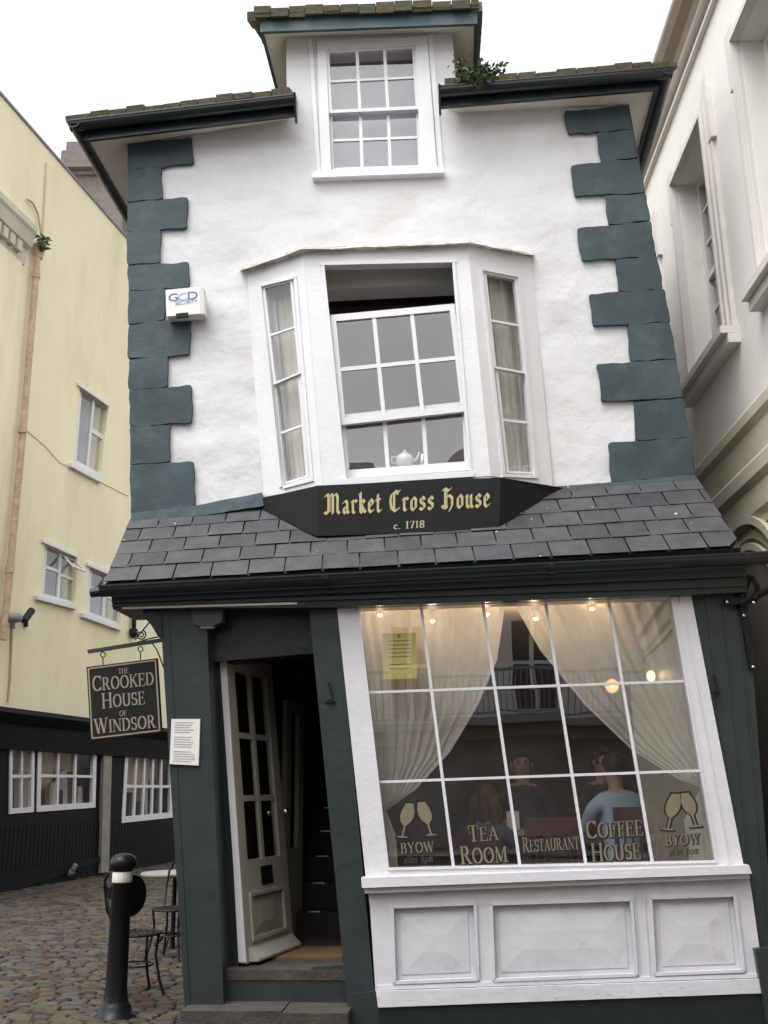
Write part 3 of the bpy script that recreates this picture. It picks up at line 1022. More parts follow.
for w, s in ((DW0, 1), (DW1, -1)):
    q = [w - N * .225, w - N * 2.3, V((w.x, w.y, wl_.z)) - N * 2.3, V((w.x, w.y, wl_.z)) - N * .225]
    loft(bm, q, [p + U * .12 * s for p in q])
link('dormer_cheek', bm, STUCCO, dormer)
bm = B()
slab(bm, [(317, 41), (427, 36), (437, 169), (321, 174)], FP, WALL + .025, .05, holes=[[(326, 50), (415, 45), (421, 166), (331, 170)]])
strip(bm, (312, 174.5), (444, 169.5), 6, FP, WALL + .07, .09)
strip(bm, (310, 38), (319, 173), 4, FP, WALL + .012, .03)
strip(bm, (430, 33), (441, 168), 5, FP, WALL + .012, .03)
link('window_frame', bm, WHITE, dormer, bevel=.003)
sash(dormer, [(326, 50), (415, 45), (419, 109), (329, 113)], 3, 2, FP, WALL + .005, .04, (.035, .05), (.035, .035), GLASS_B)
sash(dormer, [(329, 110), (419, 106), (421.5, 168), (331, 171)], 3, 2, FP, WALL - .04, .04, (.035, .05), (.035, .04), GLASS_B)
bm = B()
slab(bm, [(316, 14), (424, 10), (430, 176), (322, 180)], FP, WALL - .20, .01)
link('roller_blind', bm, material('grey_blind_cloth', (.30, .30, .34), .9, .06, 3), dormer)

# ---- bay window
bay = hold('bay_window', house)
BN = -0.25
BF = Pl(f(400, 400, BN), N)
tl, tr, brr, bll = (302.5, 251), (468, 244.5), (491, 476), (322, 486)
A_, Bq, C_ = f(*tl, BN), f(*bll, BN), f(247, 270, WALL)
BL = pl3(A_, Bq, C_)
A2, B2, C2 = f(*tr, BN), f(*brr, BN), f(531, 256, WALL)
BR = pl3(A2, B2, C2)
bm = B()
slab(bm, [tl, tr, brr, bll], BF, 0, .10, holes=[[(323, 264.5), (452, 261.5), (469, 471), (345, 480)]])
slab(bm, [(303.1, 251), (322.6, 486), (264, 497), (245, 270)], BL, 0, .06, holes=[[(261, 286), (293, 278), (309.5, 477), (282, 486)]])
slab(bm, [(467.5, 244.5), (531, 257), (553, 486), (490.5, 476)], BR, 0, .06, holes=[[(483, 270), (517.5, 277), (535.5, 475), (506, 474)]])
link('bay_frame', bm, WHITE, bay, bevel=.003)
# rounded mullion casings at the two corners and the inner linings of the boxes
bm = B()
for pts in ([(322.5, 263), (345, 481)], [(453.5, 260), (470.5, 472)]):
    strip(bm, pts[0], pts[1], 3, BF, .012, .03)
strip(bm, (320, 263.5), (456, 260.5), 3, BF, .014, .03)
strip(bm, (338, 482), (474, 473.5), 6, BF, .03, .05)
for a, b in (((259.5, 285), (280.5, 487)), ((295, 277), (311.5, 478)), ((259, 285.5), (296, 276.5)), ((283, 487.5), (313, 479.5))):
    strip(bm, a, b, 2.6, BL, .012, .03)
for a, b in (((481.5, 269), (504.5, 475)), ((519, 276.5), (537, 476)), ((481, 268.5), (520, 276)), ((503, 475.5), (538.5, 477))):
    strip(bm, a, b, 2.6, BR, .012, .03)
link('casing_bead', bm, WHITE, bay, bevel=.003)
sash(bay, [(330, 315), (454.5, 303.5), (467, 411), (340, 425)], 3, 2, BF, -.03, .04, (.045, .06), (.032, .035), GLASS_B)
sash(bay, [(339.5, 415), (466.5, 401), (470, 470), (345, 478.5)], 3, 1, BF, -.075, .035, (.04, .13), (.032, .035), GLASS_B)
sash(bay, [(262, 287), (292.5, 279.5), (301, 373), (273.5, 385)], 1, 2, BL, -.008, .035, (.09, .02), (.05, .022), GLASS)
sash(bay, [(272, 383.5), (301, 372), (309, 476.5), (282.5, 485)], 1, 2, BL, -.03, .03, (.12, .02), (.05, .025), GLASS)
sash(bay, [(483.5, 271.5), (517, 278), (527, 374), (494, 368)], 1, 2, BR, -.008, .035, (.08, .02), (.05, .022), GLASS)
sash(bay, [(494.5, 366), (527, 372), (535, 474), (506.5, 473)], 1, 2, BR, -.03, .03, (.10, .02), (.05, .025), GLASS)
# lead roof with a ragged mossy edge
bm = B()
n_ = 26
top_l, bot_l = [], []
edge = [f(240, 270.5, WALL + .06), f(301, 250, BN + .06), f(470, 243, BN + .06), f(534, 255.5, WALL + .06)]
segs = [(edge[0], edge[1], 9), (edge[1], edge[2], 16), (edge[2], edge[3], 9)]
pts = []
for a, b, k in segs:
    for i in range(k):
        pts.append(a.lerp(b, i / k))
pts.append(edge[3])
lo = [p + N * (.02 * mnoise.noise(p * 7)) + Z * (.014 * mnoise.noise(p * 5 + V((3, 1, 2)))) for p in pts]
loft_in = [f(534, 255.5, WALL - .05) + Z * .05, f(240, 270.5, WALL - .05) + Z * .05]
hi = [p + Z * (.022 + .008 * mnoise.noise(p * 11)) - N * .012 for p in lo]
loft(bm, lo + [q - Z * .03 for q in loft_in], hi + loft_in)
link('bay_roof', bm, LEAD, bay)
bm = B()
pf = [f(264, 497, WALL - .05), f(322, 486.5, BN - .004), f(491, 476.5, BN - .004), f(553, 486, WALL - .05)]
loft(bm, [p - Z * .0 for p in pf], [p - Z * .03 for p in pf])
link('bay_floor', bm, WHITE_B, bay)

# ---- lean-to slate roof
LT0, LT1 = f(131, 519, WALL), f(696, 477.5, WALL)
LB0, LB1 = f(105, 583, .13), f(741, 547, .13)
bm = B()
NR = 5
slope_n = (LT1 - LT0).cross(LB0 - LT0).normalized()
if slope_n.z < 0: slope_n = -slope_n
def rp(u, v):
    return LT0.lerp(LT1, u).lerp(LB0.lerp(LB1, u), v)
Lw = (LB1 - LB0).length
for row in range(NR):
    v0, v1 = (row - .25) / NR, (row + 1) / NR + .004
    v0 = max(v0, -.02)
    u = -(.5 if row % 2 else .12) * .275 / Lw
    first = True
    while u < 1:
        w = _r.uniform(.262, .285) / Lw
        a, b = max(u + .0012, 0), min(u + w - .0012, 1)
        if row % 2 == 0 and b > .995: b = 1.0
        if b - a > .008:
            j0, j1 = _r.uniform(-.003, .003), _r.uniform(-.003, .003)
            dv = _r.uniform(-.02, .02) / NR
            lift = .010 + _r.uniform(0, .005)
            q = [rp(a, v0) + slope_n * .004, rp(b, v0) + slope_n * .004, rp(b, v1 + dv) + slope_n * (lift + j0), rp(a, v1 + dv) + slope_n * (lift + j1)]
            if b > .999 and row >= NR - 1:      # the last slate has its corner knocked round
                q = [q[0], q[1], rp(b, v1 - .09) + slope_n * lift, rp(b - .018, v1 + dv) + slope_n * lift, q[3]]
            loft(bm, q, [p + slope_n * .0045 for p in q])
        u += w
def _sl():
    k = _r.uniform(.80, 1.18)
    return (k * _r.uniform(.98, 1.02), k, k * _r.uniform(.99, 1.03))
tint_faces(bm, _sl)
link('slate_roof', bm, SLATE, house)
bm = B()
q = [LT0 - slope_n * .004, LT1 - slope_n * .004, LB1 - slope_n * .004, LB0 - slope_n * .004]
loft(bm, q, [p - slope_n * .06 for p in q])
# closing boards at the two ends
for T, Bt, s in ((LT0, LB0, 1), (LT1, LB1, -1)):
    q = [T - slope_n * .062, Bt - slope_n * .062, V((T.x, T.y, Bt.z - .06))]
    loft(bm, q, [p + U * .05 * s for p in q])
link('roof_boarding', bm, GREEN2, house)

# ---- shop gutter, fascia and mouldings
bm = B()
G0, G1 = f(106, 590, .17), f(763, 557, .17)
pr = halfround(.064)
sweep(bm, pr, G0, G1, N)
ga = (G1 - G0).normalized()
for P, d in ((G0, -1), (G1, 1)):
    loft(bm, [P + N * a + Z * b for a, b in halfround(.064)[:11]], [P + ga * (.008 * d) + N * a + Z * b for a, b in halfround(.064)[:11]])
tube(bm, [G0 + N * .05 - Z * .02, G0 + N * .05 - Z * .025 - ga * .09], .035, 12)
# union joints
for t in (.34, .68, .965):
    c = G0.lerp(G1, t)
    prj = [(.064 + .07 * math.cos(a), .07 * math.sin(a)) for a in [math.pi + math.pi * k / 8 for k in range(9)]]
    sweep(bm, prj, c, c + ga * .05, N)
link('shop_gutter', bm, GREEN2, house, smooth=False)
bm = B()
slab(bm, [(110, 588), (746, 556), (747, 592), (691, 594.5), (338, 607), (304, 607.5), (113, 609)], FP, .12, .12)
slab(bm, [(112, 597), (746, 570), (746, 576), (112, 603)], FP, .155, .03)
slab(bm, [(112, 604), (746, 583), (746, 586), (112, 607)], FP, .14, .02)
link('fascia_board', bm, GREEN2, house, bevel=.004)
bm = B()
strip(bm, (122, 608), (297, 603.2), 2.2, FP, .128, .01)
link('soffit_bead', bm, SOFFIT, house)
bm = B()
q = [f(113, 609, .115), f(310, 606, .115), f(310, 606, .115) - N * .5, f(113, 609, .115) - N * .5]
loft(bm, q, [p + Z * .04 for p in q])
link('porch_soffit', bm, GREEN2, house)

# scroll bracket under the left end of the gutter
bm = B()
slab(bm, rounded([(142, 610), (163, 609), (164, 641), (158, 637), (152, 626), (144, 617)], 3), FP, .03, .06)
link('scroll_bracket', bm, GREEN2, house)

# ---- pilasters, beam, plinth
bm = B()
slab(bm, [(160, 611), (206, 610), (224, 1012), (186, 1030)], FP, .03, .32)
strip(bm, (168, 615), (190, 1020), 1.6, FP, .036, .02)
link('pilaster', bm, GREEN, house, bevel=.004)
bm = B()
slab(bm, [(309, 608), (338, 607), (378, 1032), (350, 1032)], FP, .035, .14)
slab(bm, [(347, 994), (377.5, 991), (380, 1034), (349, 1034)], FP, .055, .05)
link('pilaster', bm, GREEN, house, bevel=.004)
bm = B()
slab(bm, [(687, 594), (747, 591), (777, 990), (764, 992)], FP, .02, .14)
for a, b in (((706, 594), (744, 940)), ((722, 593), (757, 940)), ((738, 592), (770, 940))):
    strip(bm, a, b, 2, FP, .028, .02)
slab(bm, [(755, 949), (776, 947), (783, 1030), (768, 1030)], FP, .10, .12)
link('pilaster', bm, GREEN, house, bevel=.004)
for k, (a, b) in enumerate((((329, 683), (333, 700)), ((714, 675), (718, 691)))):      # little hooks on the pilasters
    bm = B()
    A, C = f(*a, .05), f(*b, .05)
    tube(bm, [A - N * .012, A + N * .01, C + N * .01, C + N * .018 - U * .02, C + N * .018 - U * .035], .006, 6)
    box(bm, C - N * .01 - U * .02 - Z * .012, .04, .006, .005, HAX)
    link('shutter_hook', bm, IRON_M, house)
bm = B()
slab(bm, [(205, 612), (311, 606), (316, 652), (213, 660)], FP, -.12, .14)
slab(bm, [(207, 650), (316, 640), (317, 653), (209, 662)], FP, -.10, .02)
link('door_lintel', bm, GREEN2, house)
bm = B()
slab(bm, [(378, 1003), (768, 989), (774, 1040), (380, 1050)], FP, .06, .18)
link('plinth', bm, GREEN2, house)

# ---- shop window
shop = hold('shop_window', house)
glass_q = [(358.5, 608.5), (671, 597.5), (716, 861), (388.5, 868.5)]
bm = B()
outer = [(337, 608), (691, 595), (744, 867), (366, 880)]
slab(bm, outer, FP, .05, .13, holes=[glass_q])
strip(bm, (680, 597), (729, 864), 2.0, FP, .058, .02)
strip(bm, (672, 598), (717, 862), 2.0, FP, .058, .02)
strip(bm, (358, 609), (388, 868), 2.0, FP, .058, .02)
strip(bm, (388, 869), (717, 861.5), 2.5, FP, .06, .02)
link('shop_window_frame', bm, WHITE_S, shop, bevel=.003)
bm = B()
for a, b in (((421, 606), (453.5, 867.5)), ((483, 604), (520, 866)), ((545.5, 601.5), (586, 864.5)), ((608.5, 599.5), (652.5, 862.5))):
    strip(bm, a, b, 3.0, FP, .014, .025)
for a, b in (((367, 692.5), (685.5, 681)), ((378, 782), (701, 770.5))):
    strip(bm, a, b, 2.6, FP, .012, .022)
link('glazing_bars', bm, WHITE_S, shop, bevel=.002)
bm = B()
vt = [0, .2013, .4013, .6, .8, 1.0]
for i in range(5):
    for j, (va, vb) in enumerate(((0, .33), (.33, .665), (.665, 1))):
        t1, t2 = _r.uniform(-.0015, .0015), _r.uniform(-.0015, .0015)
        c = [(vt[i], va, t1 + t2), (vt[i + 1], va, t1 - t2), (vt[i + 1], vb, -t1 - t2), (vt[i], vb, -t1 + t2)]
        face(bm, [bm.verts.new(f(*quadpt(glass_q, u, v), 0.0 + t)) for u, v, t in c])
link('shop_glass', bm, GLASS_S, shop)

# lettering on the glass
BLOCKS = (('BYOW', (401, 853.5), (434.5, 851.5), 10, 0), ('TEA', (469, 841.5), (498.5, 839.5), 15.5, .84), ('ROOM', (461, 864), (507.5, 861.5), 17, .88),
          ('RESTAURANT', (523, 852), (579.5, 848.5), 14, .82), ('COFFEE', (586.5, 838.5), (643.5, 835), 17, .86), ('HOUSE', (592, 861.5), (641, 858.5), 17.5, .86),
          ('BYOW', (665.5, 846), (700, 843.5), 10, 0))
def flute(bm_, c, tilt, h, n, grow=0.0):
    """a champagne flute: bowl, stem and foot as one outline"""
    half = [(.00, .115), (.03, .115), (.045, .02), (.33, .02), (.38, .05), (.46, .11), (.60, .145), (.78, .14), (.92, .10), (1.0, .085)]
    pts = [(w + grow, y) for y, w in half] + [(-w - grow, y) for y, w in reversed(half)]
    pts = [(x, y + (grow if y > .9 else (-grow if y < .02 else 0))) for x, y in pts]
    a = math.radians(tilt)
    out = []
    for x, y in pts:
        X, Y = x * h * 1.35, y * h
        out.append((c[0] + X * math.cos(a) + Y * math.sin(a), c[1] + X * math.sin(a) * .3 - Y * math.cos(a)))
    _k[0] += 1
    vsx = [bm_.verts.new(f(x, y, n + 3e-5 * (_k[0] % 9))) for x, y in out]
    m = len(vsx)
    for i in range(m // 2 - 1):
        face(bm_, (vsx[i], vsx[i + 1], vsx[m - 2 - i], vsx[m - 1 - i]))
GL = ((402, 837.5, 13, 35), (431.5, 835.5, -17, 35), (667.5, 830, 13, 37), (696.5, 827, -19, 36))
for t, p_, q_, c_h, sc_c in BLOCKS:
    bm = B()
    letters(bm, t, ROMAN, p_, q_, c_h, FP, .0045, .0, sc_c, up=(-.09, -1.0))
    link('window_lettering', bm, DECAL, shop)
    bm = B()
    letters(bm, t, ROMAN, p_, q_, c_h, FP, .0025, .11, sc_c, up=(-.09, -1.0), shift=(.9, .7))
    link('lettering_shadow', bm, DECALB, shop)
for x, y, t, h in GL:
    bm = B()
    flute(bm, (x, y), t, h, .0045)
    link('wine_glass_emblem', bm, DECAL, shop)
    bm = B()
    flute(bm, (x + .3, y + .5), t, h + 1, .0025, .035)
    link('emblem_outline', bm, DECALB, shop)
for p_, q_ in (((404, 863.5), (433, 862)), ((670, 856), (699, 854))):
    bm = B()
    letters(bm, 'after 6pm', ROMAN, p_, q_, 8.5, FP, .0045)
    link('small_lettering', bm, DECALF, shop)

# ---- stall riser with fielded panels
riser = hold('stall_riser', house)
bm = B()
slab(bm, [(361, 878), (749, 865), (752, 873.5), (362, 888)], FP, .13, .20)
slab(bm, [(364, 888.5), (749, 874), (750, 878.5), (365, 893.5)], FP, .095, .12)
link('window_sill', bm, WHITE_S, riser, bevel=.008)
bm = B()
body = [(368, 891), (749, 877.5), (766, 996), (376, 1010)]
panels = [[(392, 907), (475, 903.5), (478, 979.5), (394.5, 983)], [(491, 904), (631.5, 899.5), (637, 975), (494, 980.5)], [(650.5, 898), (735, 895), (744, 971), (655, 974.5)]]
tops = [p for q in panels for p in (q[0], q[1])]
bots = [p for q in panels for p in (q[3], q[2])]
le, re_ = (370, 907), (752, 894.5)
lb_, rb_ = (375, 984), (762.5, 970)
slab(bm, [body[0], body[1], re_] + tops[::-1] + [le], FP, .045, .06)
slab(bm, [lb_] + bots + [rb_, body[2], body[3]], FP, .045, .06)
for a, b, c, d in ((le, tops[0], bots[0], lb_), (tops[1], tops[2], bots[2], bots[1]), (tops[3], tops[4], bots[4], bots[3]), (tops[5], re_, rb_, bots[5])):
    slab(bm, [a, b, c, d], FP, .0445, .06)
strip(bm, (633, 881), (641, 990), 1.6, FP, .052, .01)
strip(bm, (643, 881), (651, 990), 1.6, FP, .052, .01)
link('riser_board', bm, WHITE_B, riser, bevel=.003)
bm = B()
slab(bm, rough([(376, 991.5), (763, 979), (766.5, 993), (378, 1007.5)], .35, 12, 5), FP, .075, .10)
slab(bm, rough([(376, 985.5), (760, 973.5), (762, 977.5), (377, 990)], .2, 14, 6), FP, .055, .03)
link('base_board', bm, material('scuffed_shaded_white_paint', (0.56, 0.555, 0.595), .55, .1, 4, bump=.004, bscale=20, stain=(.34, .33, .32), stain_lo=.58, stain_hi=.72, stain_scale=16, stretch=(.5, 1, 1)), riser, bevel=.004)  # real scuffs over the same shade-darkened white as the boards
for q in panels:
    c = [quadpt(q, u, v) for u, v in ((0, 0), (1, 0), (1, 1), (0, 1))]
    bm = B()
    # moulding round the panel
    for i in range(4):
        a, b = c[i], c[(i + 1) % 4]
        strip(bm, a, b, 3.2, FP, .060, .03)
    wx = q[1][0] - q[0][0]
    wy = q[3][1] - q[0][1]
    def inset(p):
        if p < 0: p = -3.5
        return [quadpt(q, u, v) for u, v in ((p / wx, p / wy), (1 - p / wx, p / wy), (1 - p / wx, 1 - p / wy), (p / wx, 1 - p / wy))]
    L0 = [f(x, y, .018) for x, y in inset(-1)]
    L1 = [f(x, y, .018) for x, y in inset(7)]
    L2 = [f(x, y, .024) for x, y in inset(8)]
    L3 = [f(x, y, .033) for x, y in inset(29)]
    R_ = [[bm.verts.new(p) for p in L] for L in (L0, L1, L2, L3)]
    for A, C in ((0, 1), (1, 2), (2, 3)):
        for i in range(4):
            face(bm, (R_[A][i], R_[A][(i + 1) % 4], R_[C][(i + 1) % 4], R_[C][i]))
    face(bm, R_[3])
    bk = [bm.verts.new(p - N * .02) for p in L0]
    face(bm, bk[::-1])
    for i in range(4):
        face(bm, (R_[0][i], R_[0][(i + 1) % 4], bk[(i + 1) % 4], bk[i]))
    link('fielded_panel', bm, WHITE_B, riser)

# ---- steps
bm = B()
slab(bm, [(225, 975), (352, 967), (356, 1003), (228, 1008)], FP, -.085, .1)
link('step_riser', bm, GREEN, house)
bm = B()
a, b = f(224, 972, -.08), f(352, 964, -.08)
z0 = FLOOR
q = [V((a.x, a.y, z0 + .004)), V((b.x, b.y, z0 + .004)), V((b.x, b.y, z0 + .004)) - N * .5, V((a.x, a.y, z0 + .004)) - N * .5]
loft(bm, q, [p - Z * .065 for p in q])
link('door_threshold', bm, STONE, house, bevel=.012)
bm = B()
a, b = f(183, 1006, .0), f(352, 1001, .0)
zt = f(260, 1002, -.06).z
for (ua, ub, n0, n1, h) in ((.04, .62, .22, -.17, 0), (.625, 1.0, .25, -.17, -.006)):
    p, r_ = a.lerp(b, ua), a.lerp(b, ub)
    q = [V((p.x, p.y, zt + h)) + N * n0, V((r_.x, r_.y, zt + h)) + N * n0, V((r_.x, r_.y, zt + h)) + N * n1, V((p.x, p.y, zt + h)) + N * n1]
    loft(bm, q, [V((t.x, t.y, GZ - .02)) for t in q])
link('door_step', bm, STONE, house, bevel=.015)
bm = B()
m0 = f(300, 950, -.75)
box(bm, V((m0.x, m0.y, FLOOR + .012)), .34, .24, .008, HAX)
link('door_mat', bm, MAT_COIR, house)

# ---- the open door
door = hold('front_door', house)
H0 = f(247, 964, -.20)
H0.z = FLOOR + .02
H1 = f(294, 943, -.99)
H1.z = H0.z
dd = (H1 - H0)
DWID = dd.length
dd.normalize()
dn = dd.cross(Z).normalized()                      # faces right and outwards
if dn.dot(CAM - H0) < 0: dn = -dn
DH = f(223, 652, -.20).z - H0.z
DP = Pl(H0, dn)
def dpt(u, v, o=0):
    return H0 + dd * (u * DWID) + (Z - U * .10) * (v * DH) + dn * o
def dslab(bm, u0, v0, u1, v1, o, th):
    A = [dpt(u0, v0, o), dpt(u1, v0, o), dpt(u1, v1, o), dpt(u0, v1, o)]
    loft(bm, A, [p - dn * th for p in A])
bm = B()
dslab(bm, 0, 0, .15, 1, 0, .05)
dslab(bm, .85, 0, 1, 1, 0, .05)
dslab(bm, .15, .94, .85, 1, 0, .05)
dslab(bm, .15, .20, .85, .31, 0, .05)
dslab(bm, .15, 0, .85, .065, 0, .05)
dslab(bm, .47, .31, .53, .94, -.008, .03)
dslab(bm, .15, .50, .85, .52, -.010, .025)
dslab(bm, .15, .71, .85, .73, -.010, .025)
link('door_leaf', bm, DOORW, door, bevel=.004)
bm = B()
dslab(bm, .15, .065, .85, .20, -.02, .015)
for u0, v0, u1, v1 in ((.17, .06, .83, .072), (.17, .198, .83, .21), (.13, .06, .17, .21), (.83, .06, .87, .21)):
    dslab(bm, u0, v0, u1, v1, .012, .02)
A = [dpt(.22, .082, -.016), dpt(.78, .082, -.016), dpt(.78, .188, -.016), dpt(.22, .188, -.016)]
loft(bm, A, [dpt(.36, .11, -.004), dpt(.64, .11, -.004), dpt(.64, .16, -.004), dpt(.36, .16, -.004)])
link('door_panel', bm, DOORW, door)
bm = B()
for u0, u1 in ((.15, .47), (.53, .85)):
    for v0, v1 in ((.31, .50), (.52, .71), (.73, .94)):
        face(bm, [bm.verts.new(dpt(u, v, -.02)) for u, v in ((u0, v0), (u1, v0), (u1, v1), (u0, v1))])
link('door_glass', bm, GLASS_B, door)
bm = B()
A = [dpt(.05, .005, .0), dpt(.98, .005, 0), dpt(.98, .045, 0), dpt(.05, .045, 0)]
loft(bm, A, [dpt(.05, .005, .07), dpt(.98, .005, .07), dpt(.98, .012, .07), dpt(.05, .012, .07)])
link('weather_bar', bm, DOORW, door)
bm = B()
dslab(bm, .40, .225, .64, .285, .006, .006)
link('letter_plate', bm, IRON, door)
bm = B()
ball(bm, dpt(.92, .46, .05), .028)
tube(bm, [dpt(.92, .46, 0), dpt(.92, .46, .05)], .01)
link('handle', bm, CHROME, door, smooth=True)
bm = B()
ex = -dd
A = [dpt(0, .006, .0), dpt(0, 1, .0), dpt(0, 1, -.065), dpt(0, .006, -.065)]
loft(bm, A, [p + ex * .012 for p in A])
link('door_edge', bm, WHITE, door)
# door frame and hall beyond
bm = B()
slab(bm, [(207, 655), (222, 654), (239, 972), (226, 975)], FP, -.20, .12)
slab(bm, [(222, 652), (318, 644), (318, 655), (222, 664)], FP, -.20, .12)
link('door_frame', bm, GREEN2, house)
# hall: a steep dark stair and an inner glazed door
bm = B()
sx = f(322, 900, -1.6)
for k in range(9):
    c = V((sx.x, sx.y, FLOOR + .1 + .2 * k)) - N * (.1 + .24 * k)
    box(bm, c, .22, .125, .1, HAX)
link('hall_stair', bm, material('dark_stair_wood', (.022, .018, .015), .6, .2, 5), house)
bm = B()
for k in range(9):
    c = V((sx.x, sx.y, FLOOR + .2 + .2 * k)) - N * (.1 + .24 * k - .12) - U * .06
    box(bm, c, .05, .008, .006, HAX)
link('stair_nosing', bm, CHROME, house)
bm = B()
I0, I1 = f(283, 690, -1.35), f(300, 705, -1.7)
ih = f(288, 700, -1.35).z
i0 = V((I0.x, I0.y, FLOOR)); i1 = V((I1.x, I1.y, FLOOR))
idv = (i1 - i0); L_ = idv.length; idv.normalize()
inn = idv.cross(Z)
for (a, b, z0, z1) in ((0, .10, 0, ih - FLOOR), (L_ - .10, L_, 0, ih - FLOOR), (.10, L_ - .10, ih - FLOOR - .1, ih - FLOOR), (.10, L_ - .10, 0, .7)):
    A = [i0 + idv * a + Z * z0, i0 + idv * b + Z * z0, i0 + idv * b + Z * z1, i0 + idv * a + Z * z1]
    loft(bm, A, [p + inn * .04 for p in A])
link('inner_door', bm, DOORW, house, bevel=.003)
bm = B()
pa, pb = f(217, 1005, 0), f(198, 609, 0)
A = [pa - N * .34, pa - N * 4.5, pb - N * 4.5, pb - N * .34]
loft(bm, A, [p - U * .05 for p in A])
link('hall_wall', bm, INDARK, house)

# =================================================================== THINGS ON THE HOUSE FRONT
# ---- name board under the bay
SGN = -0.17
board = root('name_board', f(409, 530, SGN), 'black name board with gold blackletter lettering under the bay window', 'sign')
bm = B()
fr = [f(317.5, 485.5, SGN), f(500.5, 477.5, SGN), f(499, 530, SGN), f(317, 536, SGN)]
lf = [f(261, 498.5, WALL + .02), f(261.5, 516, WALL + .02)]
rt = [f(565, 488, WALL + .02), f(562, 495.5, WALL + .02)]
# one folded box: left wing, front, right wing
loop_f = [lf[0], fr[0], fr[1], rt[0], rt[1], fr[2], fr[3], lf[1]]
vsF = [bm.verts.new(p) for p in loop_f]
face(bm, (vsF[1], vsF[2], vsF[5], vsF[6]))
face(bm, (vsF[0], vsF[1], vsF[6], vsF[7]))
face(bm, (vsF[2], vsF[3], vsF[4], vsF[5]))
vb = [bm.verts.new(p - N * .03) for p in loop_f]
for i in range(8):
    face(bm, (vsF[i], vsF[(i + 1) % 8], vb[(i + 1) % 8], vb[i]))
face(bm, (vb[6], vb[5], vb[2], vb[1])); face(bm, (vb[7], vb[6], vb[1], vb[0])); face(bm, (vb[5], vb[4], vb[3], vb[2]))
link('board', bm, BOARD, board)
bm = B()
letters(bm, 'Market Cross House', BLACKL, (324.5, 514.5), (490, 506.5), 20, FP, SGN + .003, up=(.0, -1.0), space=.07)
link('house_name', bm, GOLD, board)
bm = B()
letters(bm, 'c. 1718', ROMAN, (393.5, 529.2), (424.5, 527.4), 7, FP, SGN + .003)
link('date', bm, GOLD, board)

# ---- alarm box
alarm = root('alarm_box', f(185, 314, WALL + .05), 'white burglar alarm box with blue lettering on the left corner stones', 'alarm box')
bm = B()
o = [(165.5, 290), (199.5, 286), (206, 288), (206.5, 311), (200, 314), (166, 316)]
slab(bm, [(165.5, 290), (199.5, 286.5), (200.5, 313.5), (166.5, 316.5)], FP, WALL + .15, .11)
A = [f(199.6, 286.5, WALL + .15), f(200.6, 313.5, WALL + .15), f(200.6, 313.5, WALL + .15) - N * .1, f(199.6, 286.5, WALL + .15) - N * .1]
bb = [p + U * .03 - N * .015 for p in A]
loft(bm, A, bb)
link('alarm_case', bm, ALARM, alarm, bevel=.006)
bm = B()
slab(bm, [(176, 313.5), (188, 312.3), (188, 316.5), (176, 317.5)], FP, WALL + .156, .02)
link('strobe', bm, BOARD, alarm)
def bfont(text, p0, p1, hgt, pl, n1, mat, parent, name, sx=1.0):
    cu = bpy.data.curves.new(name, 'FONT')
    cu.body = text
    tmp = bpy.data.objects.new(name, cu)
    COL.objects.link(tmp)
    dg = bpy.context.evaluated_depsgraph_get()
    me = bpy.data.meshes.new_from_object(tmp.evaluated_get(dg))
    bpy.data.objects.remove(tmp)
    xs = [v.co.x for v in me.vertices]; ys = [v.co.y for v in me.vertices]
    x0, x1, y0, y1 = min(xs), max(xs), min(ys), max(ys)
    for v in me.vertices:
        t = (v.co.x - x0) / (x1 - x0)
        b = lerp2(p0, p1, t)
        v.co = pl.at(b[0], b[1] - hgt * (v.co.y - y0) / (y1 - y0), n1)
    me.materials.clear()
    me.materials.append(mat)
    o = bpy.data.objects.new(name, me)
    COL.objects.link(o)
    o.parent = parent
    if parent.type == 'EMPTY':
        o.matrix_parent_inverse = Matrix.Translation(-parent.location)
    return o
bfont('G', (168.5, 301.5), (178, 300.5), 7.5, FP, WALL + .153, BLUE, alarm, 'logo_letter')
bfont('C', (178, 300.7), (187.5, 299.7), 7.5, FP, WALL + .1535, LBLUE, alarm, 'logo_letter')
bfont('D', (188, 299.5), (197.5, 298.5), 7.5, FP, WALL + .153, BLUE, alarm, 'logo_letter')
bfont('SECURITY', (175.5, 305), (197.5, 302.7), 3.4, FP, WALL + .153, BLUE, alarm, 'logo_word')

# ---- menu sheet on the left pilaster
menu = root('menu_sheet', f(184, 765, .04), 'white menu sheet in a thin frame on the left green pilaster', 'menu')
bm = B()
mq = [(171.5, 719), (200, 719), (198.5, 765.5), (169.5, 764)]
slab(bm, mq, FP, .05, .018)
link('backing', bm, PAPER, menu, bevel=.002)
bm = B()
for j in range(17):
    v = .07 + .053 * j
    if j in (5, 11): continue
    e = _r.uniform(.6, .92)
    slab(bm, [quadpt(mq, .12, v), quadpt(mq, e, v), quadpt(mq, e, v + .018), quadpt(mq, .12, v + .018)], FP, .0515, .001)
link('print', bm, PRINT, menu)

# ---- lamp box under the soffit
lampb = root('porch_light', f(207, 618, .02), 'grey box light fixed under the gutter over the doorway', 'light')
bm = B()
slab(bm, rounded([(191, 608), (222, 607), (222, 622), (213, 625.5), (200, 626), (192, 623)], 2), FP, .06, .09)
link('case', bm, material('grey_plastic', (.05, .055, .055), .5, .1, 6), lampb, bevel=.006)
bm = B()
slab(bm, [(199, 625), (214, 624.5), (212, 628), (201, 628.5)], FP, .05, .06)
link('lens', bm, GREYMETAL, lampb)

